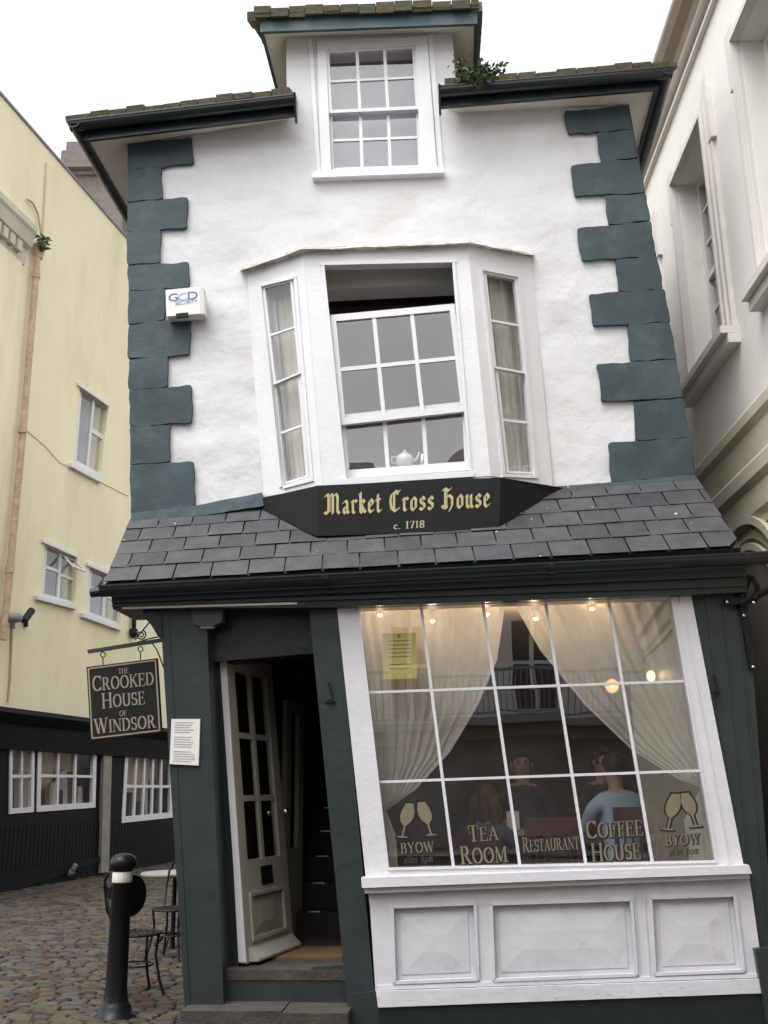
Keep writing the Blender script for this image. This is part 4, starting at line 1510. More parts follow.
# ---- hanging sign and its bracket
brk = root('sign_bracket', f(163, 641, .02), 'dark green bar with iron scroll projecting from the left of the shop front', 'bracket')
HN = .02
bm = B()
strip(bm, (87.5, 651.5), (164, 639.5), 3.6, FP, HN + .012, .024)
link('bar', bm, GREEN, brk, bevel=.003)
bm = B()
tube(bm, [f(x, y, HN) for x, y in ((135, 640), (144, 629), (152, 619), (157, 613))], .005, 6)
sc = []
for k in range(22):
    a = math.radians(-60 + 26 * k)
    r_ = 5.2 * (1 - k / 30)
    sc.append(f(141 + r_ * math.cos(a), 635 + r_ * math.sin(a), HN))
tube(bm, sc, .005, 6)
tube(bm, [f(138, 642, HN), f(150, 638.5, HN), f(162, 636, HN)], .005, 6)
tube(bm, [f(150, 640, HN), f(157, 650, HN), f(164, 668, HN)], .005, 6)
link('scroll', bm, IRON_M, brk)
sign = root('hanging_sign', f(124, 740, HN), 'square black hanging sign with beige small-cap lettering on two hooks', 'sign')
bq = [(86.5, 667), (157, 658.2), (161.5, 732), (90.5, 740.3)]
bm = B()
slab(bm, bq, FP, HN + .016, .032)
link('board', bm, BOARD, sign, bevel=.002)
bm = B()
for i in range(4):
    a = quadpt(bq, *((.025, .025), (.975, .025), (.975, .975), (.025, .975))[i])
    b = quadpt(bq, *((.975, .025), (.975, .975), (.025, .975), (.025, .025))[i])
    strip(bm, a, b, 1.4, FP, HN + .0175, .001)
link('border', bm, BRONZE, sign)
for t, p_, q_, c_h, sc_c in (('THE', (118.5, 674), (128.5, 672.7), 5.2, 0), ('CROOKED', (92.5, 691.2), (154, 684.3), 14.5, .84), ('HOUSE', (102, 708.3), (145, 703.8), 14.5, .84),
                             ('OF', (119.5, 716.3), (127, 715.5), 5.2, 0), ('WINDSOR', (94.5, 733.8), (155.5, 727.2), 14.5, .84)):
    bm = B()
    letters(bm, t, ROMAN, p_, q_, c_h, FP, HN + .0185, smallcaps=sc_c, up=(-.05, -1.0))
    link('lettering', bm, BRONZE, sign)
for (x, y, yb) in ((103, 652, 666), (140.5, 646.5, 661)):
    bm = B()
    ring = [f(x + 2.4 * math.cos(a), y + 2.6 + 2.6 * math.sin(a), HN) for a in [2 * math.pi * k / 14 for k in range(14)]]
    tube(bm, ring, .004, 6, closed=True)
    tube(bm, [f(x, y + 5, HN), f(x, yb, HN)], .004, 6)
    link('hook', bm, IRON_M, sign)

# ---- iron bracket at the right end of the shop front
rbk = root('iron_bracket', f(740, 668, .03), 'black wrought iron bracket with bright bolts on the right pilaster', 'bracket')
bm = B()
strip(bm, (741, 592), (754, 670), 7, FP, .06, .03)
strip(bm, (725, 602), (757, 599), 6.5, FP, .078, .02)
tube(bm, [f(741, 604, .07), f(755, 597, .11), f(770, 589, .17), f(800, 572, .30)], .026, 8)
tube(bm, [f(741, 601, .07), f(746, 586, .09), f(751, 575, .12)], .022, 8)
tube(bm, [f(752, 577, .13), f(757, 586, .13), f(757, 592, .12), f(752, 597, .11)], .018, 8)
ball(bm, f(740, 590, .075), .02); ball(bm, f(756, 598, .13), .022)
link('ironwork', bm, IRON_M, rbk)
for x, y, o in ((727, 602, .085), (743.8, 615.5, .066), (753, 667, .066), (753.5, 602.5, .15)):
    bm = B()
    ball(bm, f(x, y, o), .013)
    link('bolt', bm, CHROME, rbk, smooth=True)

# ---- plant growing in the right gutter
def plant(name, c, rx, ry, rz, n, leaf, label, stems=9):
    p = root(name, c, label, 'plant')
    bm = B()
    bs = B()
    rr = random.Random(5)
    tips = []
    for k in range(stems):
        t = V((rr.uniform(-1, 1) * rx, rr.uniform(-1, 1) * ry, rr.uniform(.3, 1) * rz))
        tube(bs, [c + V((t.x * .15, t.y * .15, -.03)), c + V((t.x * .5, t.y * .5, t.z * .55)), c + t], [.006, .004, .002], 5)
        tips.append((V((t.x * .15, t.y * .15, 0)), t))
    for k in range(n):
        a, t = rr.choice(tips)
        q = a.lerp(t, rr.uniform(.25, 1.05)) + V((rr.gauss(0, .028), rr.gauss(0, .028), rr.gauss(0, .022)))
        d = V((rr.gauss(0, 1), rr.gauss(0, 1), rr.gauss(.25, .7))).normalized()
        s = d.cross(V((rr.gauss(0, 1), rr.gauss(0, 1), rr.gauss(0, 1)))).normalized()
        L = leaf * rr.uniform(.6, 1.3)
        P = c + q
        up_ = d.cross(s) * L * .12
        vs_ = [bm.verts.new(x) for x in (P, P + d * L * .45 + s * L * .3 + up_, P + d * L, P + d * L * .45 - s * L * .3 + up_)]
        face(bm, vs_)
    lay = bm.loops.layers.color.new('tint')
    for fc in bm.faces:
        k = rr.uniform(.6, 1.7)
        for lp in fc.loops: lp[lay] = (k * 1.05, k, k * .9, 1)
    link('leaves', bm, LEAF, p)
    link('stems', bs, STEM, p)
    return p
plant('gutter_plant', f(480, 84, EN + .16), .22, .09, .22, 520, .055, 'bushy green weed growing out of the right roof gutter beside the dormer')

# =================================================================== INSIDE THE TEA ROOM
def curtain(name, outer, inner, pl, n, folds, amp, mat, label, group=None, ns=130, nt_=30, pinch=None):
    bm = B()
    grid = []
    for j in range(nt_ + 1):
        t = j / nt_
        def along(pth):
            s_ = t * (len(pth) - 1)
            i = min(int(s_), len(pth) - 2)
            return lerp2(pth[i], pth[i + 1], s_ - i)
        a, b = along(outer), along(inner)
        row = []
        for i in range(ns + 1):
            s_ = i / ns
            x = lerp2(a, b, s_)
            ph = folds * s_ * 2 * math.pi
            w_ = s_ + .035 * mnoise.noise(V((s_ * 5, t * 1.2, folds)))
            ph = folds * w_ * 2 * math.pi
            k_ = .55 + .9 * abs(mnoise.noise(V((s_ * 7 + 3, t * 1.5, folds * 2.0))))
            o = amp * k_ * (math.sin(ph) + .4 * math.sin(ph * 1.7 + 1.1) + 1.3 * mnoise.noise(V((s_ * 6, t * 2.2, 9.0 + folds)))) * (.6 + .6 * t)
            row.append(bm.verts.new(pl.at(x[0], x[1], n + o)))
        grid.append(row)
    for j in range(nt_):
        for i in range(ns):
            face(bm, (grid[j][i], grid[j][i + 1], grid[j + 1][i + 1], grid[j + 1][i]))
    o = link(name, bm, mat, None, smooth=True)
    return meta(o, label, 'curtain', group)
CN = -0.13
curtain('net_curtain', [(352, 606), (360, 660), (368, 720), (376, 770), (381, 800), (382, 806)],
        [(506, 600), (497, 660), (478, 705), (450, 752), (415, 790), (384, 812)], FP, CN, 10, .016, CURT,
        'sheer cream curtain tied back to the left of the tea room window', 'net curtains in the tea room window')
curtain('net_curtain', [(692, 592), (699, 640), (706, 690), (712, 735), (715, 770), (716, 778)],
        [(512, 600), (540, 650), (585, 705), (632, 750), (680, 780), (714, 792)], FP, CN, 11, .016, CURT,
        'sheer cream curtain tied back to the right of the tea room window', 'net curtains in the tea room window')
for nc, pth in zip([o for o in COL.objects if o.name.startswith('net_curtain')],
                   ([(506, 600), (497, 660), (478, 705), (450, 752), (415, 790), (384, 812)], [(512, 600), (540, 650), (585, 705), (632, 750), (680, 780), (714, 792)])):
    left = pth[0][0] < 510
    bm = B()
    rows = []
    for j in range(31):
        s_ = j / 30 * 5
        i = min(int(s_), 4)
        p = lerp2(pth[i], pth[i + 1], s_ - i)
        q = lerp2(pth[min(i + 1, 5)], pth[min(i + 1, 5)], 0)
        wv = 1.0 + .8 * mnoise.noise(V((j * .4, 3.0, 1.0 if left else 5.0)))
        dx = (-4.2 if left else 4.2) * (1.05 + .3 * wv) * (.35 + .65 * (1 - j / 30))
        off = CN + .006 + .008 * mnoise.noise(V((j * .25, 1, 2 if left else 7)))
        rows.append((bm.verts.new(f(p[0] + dx, p[1] + (0 if left else 1), off)), bm.verts.new(f(p[0], p[1], off + .004))))
    for a_, b_ in zip(rows, rows[1:]):
        face(bm, (a_[0], a_[1], b_[1], b_[0]))
    link('hem', bm, CURT, nc, smooth=True, local=True)
# the tails below the ties
curtain('curtain_tail', [(374, 804), (376, 830), (381, 868)], [(386, 810), (396, 835), (398, 868)], FP, CN, 4, .010, CURT,
        'narrow cream curtain tail hanging below the left tie by the wine glasses', ns=30, nt_=12)
curtain('curtain_tail', [(719, 782), (724, 815), (730, 866)], [(700, 788), (684, 820), (690, 866)], FP, CN, 5, .010, CURT,
        'wider cream curtain tail hanging below the right tie by the wine glasses', ns=30, nt_=12)
# bay curtains
curtain('bay_curtain', [(255, 282), (268, 390), (282, 492)], [(296, 272), (304, 376), (314, 482)], BL, -.14, 6, .014, CURT2,
        'cream curtain in the narrow left side of the first floor bay', 'cream curtains in the bay window', ns=40, nt_=10)
curtain('bay_curtain', [(478, 266), (490, 372), (500, 482)], [(524, 274), (534, 378), (541, 482)], BR, -.14, 6, .014, CURT2,
        'cream curtain in the narrow right side of the first floor bay', 'cream curtains in the bay window', ns=40, nt_=10)

# notice taped inside the glass
nt = root('notice', f(400, 679, -.02), 'yellow paper notice taped inside the top left window panes', 'notice')
nq = [(382.5, 633.5), (416, 632.5), (417.5, 678.5), (383.5, 679.5)]
bm = B()
slab(bm, nq, FP, -.020, .003)
link('sheet', bm, YPAPER, nt)
bm = B()
for j in range(8):
    v = .16 + .085 * j
    if j in (5,): continue
    slab(bm, [quadpt(nq, .18, v), quadpt(nq, .82, v), quadpt(nq, .82, v + .022), quadpt(nq, .18, v + .022)], FP, -.0185, .0008)
slab(bm, [quadpt(nq, .45, .03), quadpt(nq, .53, .03), quadpt(nq, .53, .1), quadpt(nq, .45, .1)], FP, -.0185, .0008)
link('print', bm, YPRINT, nt)

def lamp_light(name, p, watts, r=.03, parent=None):
    ld = bpy.data.lights.new(name, 'POINT')
    ld.energy = watts
    ld.color = (1.0, 0.74, 0.46)
    ld.shadow_soft_size = r
    o = bpy.data.objects.new(name, ld)
    o.location = p
    COL.objects.link(o)
    if parent:
        o.parent = parent
        o.matrix_parent_inverse = Matrix.Translation(-parent.location)

places = ['leftmost, above the yellow notice', 'second from the left', 'in the middle where the curtains part', 'second from the right', 'rightmost, above the right curtain']
for (x, y, o), wds in zip(((380, 614, -.32), (432.5, 620, -.32), (487, 613, -.32), (535.5, 617.5, -.32), (592, 607.5, -.32)), places):
    c = f(x, y, o)
    sp = root('ceiling_spot', c, 'small lit ceiling spot in the tea room, ' + wds, 'spot light', 'ceiling spots behind the shop window')
    bm = B()
    lathe(bm, [(.030, .0), (.038, .03), (.030, .07), (.008, .075), (.008, SHOP_TOP + .02 - c.z if SHOP_TOP + .02 - c.z > .08 else .09)], c, 16)
    link('fitting', bm, CHROME, sp, smooth=True)
    bm = B()
    ball(bm, c - Z * .008, .021, sz=.7)
    link('bulb', bm, BULB, sp, smooth=True)
    lamp_light('spot_glow', c - Z * .05 - N * .02, 3.6, .025, sp)
for (x, y, n_, r_, wd) in ((612, 686, -2.2, .062, 'round glowing wall lamp behind the right net curtain'), (651, 676, -2.6, .04, 'slim glowing candle lamp right of the round lamp')):
    c = f(x, y, n_)
    sp = root('wall_lamp', c, wd, 'lamp')
    bm = B()
    ball(bm, c, r_, sz=1.3 if r_ < .05 else 1.0, sub=3)
    link('shade', bm, GLOBE if r_ > .05 else BULB, sp, smooth=True)
    bm = B()
    tube(bm, [c - Z * r_, c - Z * (r_ + .08), c - Z * (r_ + .08) - N * (3.28 + n_)], .012, 8)
    link('arm', bm, IRON_M, sp)
    lamp_light('lamp_glow', c + N * (r_ + .05), 1.3, .06, sp)

# ---- people
def skin_mesh(name, verts, edges, radii, mats, classify, parent, sub=2, rootv=0):
    me = bpy.data.meshes.new(name)
    me.from_pydata([tuple(v) for v in verts], edges, [])
    o = bpy.data.objects.new(name, me)
    COL.objects.link(o)
    md = o.modifiers.new('s', 'SKIN')
    md.use_smooth_shade = True
    sv = me.skin_vertices[0].data
    for i, r in enumerate(radii):
        sv[i].radius = r if isinstance(r, tuple) else (r, r)
        sv[i].use_root = (i == rootv)
    ms = o.modifiers.new('u', 'SUBSURF')
    ms.levels = sub
    ms.render_levels = sub
    dg = bpy.context.evaluated_depsgraph_get()
    m2 = bpy.data.meshes.new_from_object(o.evaluated_get(dg))
    bpy.data.objects.remove(o)
    for m in mats: m2.materials.append(m)
    for p in m2.polygons:
        p.use_smooth = True
        p.material_index = classify(p.center)
    o = bpy.data.objects.new(name, m2)
    COL.objects.link(o)
    o.parent = parent
    return o

def seated_person(loc, rotz, label, shirt, hair, long_hair=False, lean=.05, grey=False, table=.74):
    """seated figure facing local +Y, origin on the floor under the seat"""
    p = root('person', loc, label, 'person', rotz=rotz)
    sh = 1.02
    vs_ = [V((0, 0, .50)), V((0, .02 + lean * .3, .66)), V((0, .02 + lean * .7, .84)), V((0, lean, sh - .04)), V((0, lean + .02, 1.10)), V((0, lean + .035, 1.17)),
           V((0, lean + .045, 1.25)), V((0, lean + .04, 1.33))]
    ed = [(0, 1), (1, 2), (2, 3), (3, 4), (4, 5), (5, 6), (6, 7)]
    rd = [(.17, .13), (.15, .11), (.165, .115), (.13, .085), .055, .062, .088, .07]
    def add(pt, r, par):
        vs_.append(V(pt)); rd.append(r); ed.append((par, len(vs_) - 1)); return len(vs_) - 1
    for s in (-1, 1):
        h = add((.10 * s, .06, .50), .085, 0)
        k = add((.13 * s, .46, .52), .062, h)
        a = add((.13 * s, .46, .10), .042, k)
        add((.135 * s, .60, .045), .035, a)
        c = add((.13 * s, lean, sh + .0), .075, 3)
        e0 = add((.20 * s, lean + .01, sh - .04), .058, c)
        e = add((.25 * s, .12 + lean, .80), .042, e0)
        w = add((.16 * s, .36 + lean, .79), .027, e)
        add((.13 * s, .43 + lean, .785), (.036, .020), w)
    def cls(c):
        if c.z > 1.085 and abs(c.x) < .13: return 0
        if c.y > .34 + lean and c.z > .70 and c.z < .9: return 0
        if c.z < .56 and c.y > .05 or c.z < .5: return 2
        return 1
    body = skin_mesh('body', vs_, ed, rd, [SKIN, shirt, TROUSER], cls, p)
    hc = V((0, lean + .045, 1.265))
    # face: nose, eyes, brows, mouth, ears as one child
    bm = B()
    for s in (-1, 1):
        ball(bm, hc + V((.032 * s, .079, .005)), .010, mi=1)
        box(bm, hc + V((.034 * s, .086, .026)), .017, .004, .004, mi=3)
        ball(bm, hc + V((.086 * s, -.005, -.005)), .026, .4, .7, 1.1, mi=0)
    lathe(bm, [(.018, -.020), (.013, .0), (.006, .03)], hc + V((0, .088, -.012)), 10, mi=0)
    ball(bm, hc + V((0, .078, -.050)), .024, 1.1, .35, .28, mi=2)
    link('face', bm, [SKIN, EYEM, LIPM, hair], p, smooth=True, local=True)
    # hair
    bm = B()
    ball(bm, hc + V((0, -.016, .026)), .098, .93, 1.0, 1.0, sub=4)
    for v in bm.verts:
        d = v.co - hc
        v.co += V((0, 0, .006)) * mnoise.noise(v.co * 60) + d.normalized() * (.006 * mnoise.noise(v.co * 45))
    kill = [v for v in bm.verts if ((v.co - hc).y > .045 and (v.co - hc).z < .062) or ((v.co - hc).z < (-.02 if not long_hair else -.05) and (v.co - hc).y > -.03)]
    bmesh.ops.delete(bm, geom=kill, context='VERTS')
    if long_hair:
        for s in (-1, 0, 1):
            tube(bm, [hc + V((.06 * s, -.05, .02)), hc + V((.085 * s, -.055, -.10)), hc + V((.085 * s, -.045, -.24)), hc + V((.07 * s, -.03, -.32))], [.06, .06, .055, .02], 10)
    link('hair', bm, hair, p, smooth=True, local=True)
    return p

def at_floor(x, y, n):
    q = f(x, y, n)
    return V((q.x, q.y, FLOOR))
HROT = math.atan2(U.y, U.x)
def headaim(x, y, n):
    q = f(x, y, n)
    return V((q.x, q.y, q.z - 1.265))
p1 = headaim(521, 764, -1.9)
seated_person(p1, HROT + math.pi, 'seated man with short brown hair and dark jumper facing the street', SHIRT_D, HAIRB)
p2 = headaim(596, 762, -1.7)
seated_person(p2, HROT + math.pi + .5, 'seated person with dark hair beside the man in the pale blue shirt', SHIRT_R, HAIRD)
p3 = headaim(622, 768, -.75)
seated_person(p3, HROT + .25, 'man in pale blue shirt seated with his back to the window', SHIRT_B, HAIRD, lean=.12)
p4 = headaim(481, 799, -.95)
seated_person(p4, HROT - .35, 'person with long brown hair seated behind the words on the left panes', SHIRT_G, HAIRB, long_hair=True, lean=.08)

# ---- chairs and tables in the room
def wood_chair(loc, rz, label, group):
    r_ = root('dining_chair', loc, label, 'chair', group, rotz=rz)
    bm = B()
    box(bm, (0, 0, .45), .21, .21, .018)
    link('seat', bm, REDWOOD, r_, local=True, bevel=.008)
    for x, y, h in ((-.18, .18, .44), (.18, .18, .44), (-.18, -.19, .98), (.18, -.19, .98)):
        bm = B()
        tube(bm, [V((x * 1.05, y * 1.08, 0)), V((x, y, .45)), V((x, y - (.05 if h > .5 else 0), h))], [.016, .02, .016], 8)
        link('leg', bm, REDWOOD, r_, local=True)
    bm = B()
    box(bm, (0, -.235, .93), .20, .012, .06)
    for k in range(5):
        tube(bm, [V((-.12 + .06 * k, -.20, .46)), V((-.12 + .06 * k, -.232, .90))], .008, 6)
    link('backrest', bm, REDWOOD, r_, local=True, bevel=.006)
    return r_
wood_chair(V((p3.x, p3.y, p3.z)) + N * .06, HROT + .25, 'red wooden dining chair under the man in the pale blue shirt', 'red dining chairs')
wood_chair(V((p4.x, p4.y, p4.z)) + N * .04, HROT - .35, 'red wooden dining chair under the long haired person', 'red dining chairs')
c_ = f(552, 826, -.55)
wood_chair(V((c_.x, c_.y, c_.z - .93)) - N * .22, HROT, 'empty red spindle-back dining chair behind the word on the middle pane', 'red dining chairs')
for pp, a in ((p1, math.pi), (p2, math.pi + .5)):
    wood_chair(V((pp.x, pp.y, pp.z)) - N * .06, HROT + a, 'red wooden dining chair under the man facing the street' if pp is p1 else 'red wooden dining chair under the dark haired person', 'red dining chairs')
def cafe_table(loc, label):
    t = root('cafe_table', loc, label, 'table', 'small square tables in the tea room', rotz=HROT)
    bm = B(); box(bm, (0, 0, .73), .36, .30, .016); link('table_top', bm, PALETABLE, t, local=True, bevel=.005)
    bm = B(); lathe(bm, [(.22, 0), (.21, .02), (.03, .05), (.028, .70), (.08, .715)], (0, 0, 0), 16); link('pedestal', bm, IRON, t, local=True, smooth=True)
    return t
cafe_table(V((p1.x, p1.y, p1.z)) + N * .62 - U * .12, 'small pale cafe table in front of the man facing the street')
cafe_table(V((p3.x, p3.y, p3.z)) - N * .60 + U * .05, 'small pale cafe table in front of the pale blue shirt')
mc = V((p1.x, p1.y, p1.z + .747)) + N * .60 - U * .12
mn = root('table_card', mc, 'folded white card standing on the table before the man facing the street', 'card')
bm = B()
A = [mc - U * .05 + N * .03, mc + U * .05 + N * .03, mc + U * .05 + Z * .14, mc - U * .05 + Z * .14]
loft(bm, A, [p - N * .003 for p in A])
A = [mc - U * .05 - N * .03, mc + U * .05 - N * .03, mc + U * .05 + Z * .14 - N * .004, mc - U * .05 + Z * .14 - N * .004]
loft(bm, A, [p - N * .003 for p in A])
link('card', bm, PAPER, mn)
# teapot and a glass jar on the bay sill
tz = f(405, 467, BN - .16)
tp = root('teapot', tz, 'white china teapot on the sill of the bay window', 'teapot')
bm = B()
lathe(bm, [(.03, 0), (.055, .015), (.072, .05), (.066, .085), (.04, .105), (.02, .112)], tz, 20)
link('pot', bm, CHINA, tp, smooth=True)
bm = B(); lathe(bm, [(.035, .108), (.02, .122), (.008, .126), (.013, .136), (.004, .146)], tz, 16); link('lid', bm, CHINA, tp, smooth=True)
bm = B(); tube(bm, [tz + U * .06 + Z * .04, tz + U * .10 + Z * .07, tz + U * .115 + Z * .12], [.014, .011, .008], 8); link('spout', bm, CHINA, tp, smooth=True)
bm = B(); tube(bm, [tz - U * .06 + Z * .085, tz - U * .105 + Z * .085, tz - U * .105 + Z * .04, tz - U * .06 + Z * .03], .008, 8); link('handle', bm, CHINA, tp, smooth=True)
jz = f(423, 466, BN - .14)
bm = B(); lathe(bm, [(.02, 0), (.024, .01), (.022, .09), (.016, .10)], jz, 14)
meta(link('pepper_mill', bm, CHROME, None, smooth=True), 'small steel pot beside the white teapot on the bay sill', 'pot')

# =================================================================== STREET FURNITURE
bc = GP.at(114.5, 1019)
bol = root('bollard', bc, 'black cast iron bollard with one white band beside the bistro chairs', 'bollard')
bh = 1.62 - bc.z
topz = None
def zat(py, c):
    """height on the vertical through c that the photo shows at py"""
    lo_, hi_ = 0.0, 4.0
    for _ in range(40):
        m_ = (lo_ + hi_) / 2
        q = M3.transposed() @ (V((c.x, c.y, m_)) - CAM)
        y_ = 512 + FPX * q.y / q.z
        if y_ > py: lo_ = m_
        else: hi_ = m_
    return lo_ - c.z
z1, z2, z3, z4, z5 = zat(1003, bc), zat(883, bc), zat(871.5, bc), zat(864, bc), zat(853, bc)
pxm = (bc - CAM).dot(ray(384, 512)) / FPX
R0 = 10.2 * pxm
bm = B()
lathe(bm, [(21 * pxm, 0), (21 * pxm, .02), (17 * pxm, .035), (16 * pxm, z1 - .02), (13.5 * pxm, z1), (12.6 * pxm, z1 + .02), (11.8 * pxm, z1 + .05), (R0 * 1.06, z1 + .1), (R0 * .96, z2), (R0 * 1.02, z2 + .005)], bc, 32)
link('post', bm, IRON, bol, smooth=True)
bm = B(); lathe(bm, [(R0 * 1.0, z2 + .005), (R0 * 1.02, z2 + .01), (R0 * 1.0, z3 - .004), (R0 * .95, z3)], bc, 32); link('white_band', bm, BANDW, bol, smooth=True)
bm = B()
lathe(bm, [(R0 * .95, z3), (R0 * 1.05, z3 + .006), (R0 * 1.3, z4 - .015), (R0 * 1.36, z4), (R0 * 1.34, z4 + .02), (R0 * 1.16, z5 - .028), (R0 * .75, z5 - .008), (R0 * .1, z5)], bc, 32)
link('cap', bm, IRON, bol, smooth=True)
bm = B()
dcz = bc + V((0, .10, (zat(897, bc))))
dcz = dcz + V((.045, 0, 0))
lathe(bm, [(.145, -.012), (.15, 0), (.145, .012)], dcz, 28, ax=(V((.55, .83, 0)).normalized(), Z, V((.83, -.55, 0)).normalized()))
tube(bm, [bc + V((.05, 0, zat(897, bc))), dcz], .012, 8)
link('disc_plate', bm, IRON, bol)

# bistro chairs
def bistro_chair(loc, rz, label):
    r_ = root('bistro_chair', loc, label, 'chair', 'black wire bistro chairs outside the tea room', rotz=rz)
    bm = B()
    ring = [V((.19 * math.cos(a), .19 * math.sin(a), .45)) for a in [2 * math.pi * k / 24 for k in range(24)]]
    tube(bm, ring, .0115, 6, closed=True)
    for k in range(-4, 5):
        y = .042 * k
        w = math.sqrt(max(.19 ** 2 - y * y, 0))
        tube(bm, [V((-w, y, .45)), V((w, y, .45))], .0075, 5)
    link('seat', bm, IRON_M, r_, local=True)
    for x, y in ((-.15, .14), (.15, .14), (-.15, -.14), (.15, -.14)):
        bm = B()
        tube(bm, [V((x * .95, y * .95, .45)), V((x * .85, y * .85, .3)), V((x * 1.05, y * 1.05, .12)), V((x * 1.25, y * 1.3, 0))], .0115, 6)
        link('leg', bm, IRON_M, r_, local=True)
    bm = B()
    arch = [V((-.17, -.12, .45)), V((-.20, -.20, .62)), V((-.19, -.23, .78))] + [V((-.17 * math.cos(a), -.24, .80 + .12 * math.sin(a))) for a in [math.pi * k / 10 for k in range(11)]] + [V((.19, -.23, .78)), V((.20, -.20, .62)), V((.17, -.12, .45))]
    tube(bm, arch, .0115, 6)
    for s in (-1, 1):
        tube(bm, [V((0, -.17, .47)), V((s * .05, -.20, .58)), V((s * .11, -.235, .72)), V((s * .08, -.242, .83)), V((s * .02, -.24, .80)), V((s * .03, -.235, .72))], .009, 6)
    link('backrest', bm, IRON_M, r_, local=True)
    bm = B()
    ring = [V((.14 * math.cos(a), .14 * math.sin(a), .22)) for a in [2 * math.pi * k / 20 for k in range(20)]]
    tube(bm, ring, .0075, 5, closed=True)
    link('stretcher', bm, IRON_M, r_, local=True)
    return r_
g1, g2 = GP.at(134, 996), GP.at(150, 967)
bistro_chair(g1 + V((.0, .0, .01)), -1.05, 'black wire bistro chair directly behind the bollard')
bistro_chair(g2 + V((.12, .35, .01)), math.pi * .9, 'black wire bistro chair half hidden by the green pilaster')
tcn = GP.at(172, 950)
tb = root('bistro_table', tcn, 'small round pale-topped bistro table beside the green pilaster', 'table')
th_ = zat(872, tcn)
bm = B(); lathe(bm, [(.34, th_ - .03), (.35, th_ - .02), (.35, th_ - .004), (.34, th_)], tcn, 32); link('table_top', bm, PALETABLE, tb)
bm = B(); lathe(bm, [(.035, .0), (.025, .06), (.022, th_ - .05), (.10, th_ - .032)], tcn, 14); link('pedestal', bm, IRON_M, tb)
for k in range(3):
    a = 2 * math.pi * k / 3 + .4
    bm = B(); tube(bm, [tcn + Z * .16, tcn + V((.14 * math.cos(a), .14 * math.sin(a), .12)), tcn + V((.27 * math.cos(a), .27 * math.sin(a), .01))], .014, 6); link('foot', bm, IRON_M, tb)

# =================================================================== YELLOW BUILDING (left)
yb = root('yellow_building', GP.at(0, 893), 'tall yellow rendered building with black boarded shop below on the left', 'building')
def l(x, y, o=0): return LP.at(x, y, o)
par = [(-60, 27), (0, 94), (128, 240), (175, 294)]
bandpx = [(-60, 690), (0, 703.5), (100, 728), (172, 746), (260, 766)]
wA = l(128, 240)
bm = B()
t0, t1 = -4.0, 16.0
O = GP.at(0, 893)
def lpos(t, z, o=0): return V((O.x, O.y, 0)) + LD * t + Z * z + LP.n * o
def lt_(x, y): 
    q = l(x, y); return (q - O).dot(LD), q.z
zpar = l(60, 163).z
zband = l(60, 718).z
# windows on the upper wall: (opening quad in photo points)
ywin = [[(80, 386), (108.5, 406), (100.5, 478), (74, 464)], [(45, 543), (77, 557), (75, 605), (41, 596)], [(89.5, 566), (122, 580), (120, 626), (86.5, 614)]]
holes = []
for q in ywin:
    holes.append([l(x, y) for x, y in q])
outer3 = [lpos(t0, zband), lpos(t1, zband), lpos(t1, zpar), lpos(t0, zpar)]
fl_ = outer3 + [p for h in holes for p in h]
fv = [bm.verts.new(p) for p in fl_]
bv = [bm.verts.new(p - LP.n * .35) for p in fl_]
for t in tessellate_polygon([outer3] + holes):
    face(bm, [fv[i] for i in t]); face(bm, [bv[i] for i in reversed(t)])
k0 = 0
for lp_ in [outer3] + holes:
    m_ = len(lp_)
    for i in range(m_):
        a, b = k0 + i, k0 + (i + 1) % m_
        face(bm, (fv[a], fv[b], bv[b], bv[a]))
    k0 += m_
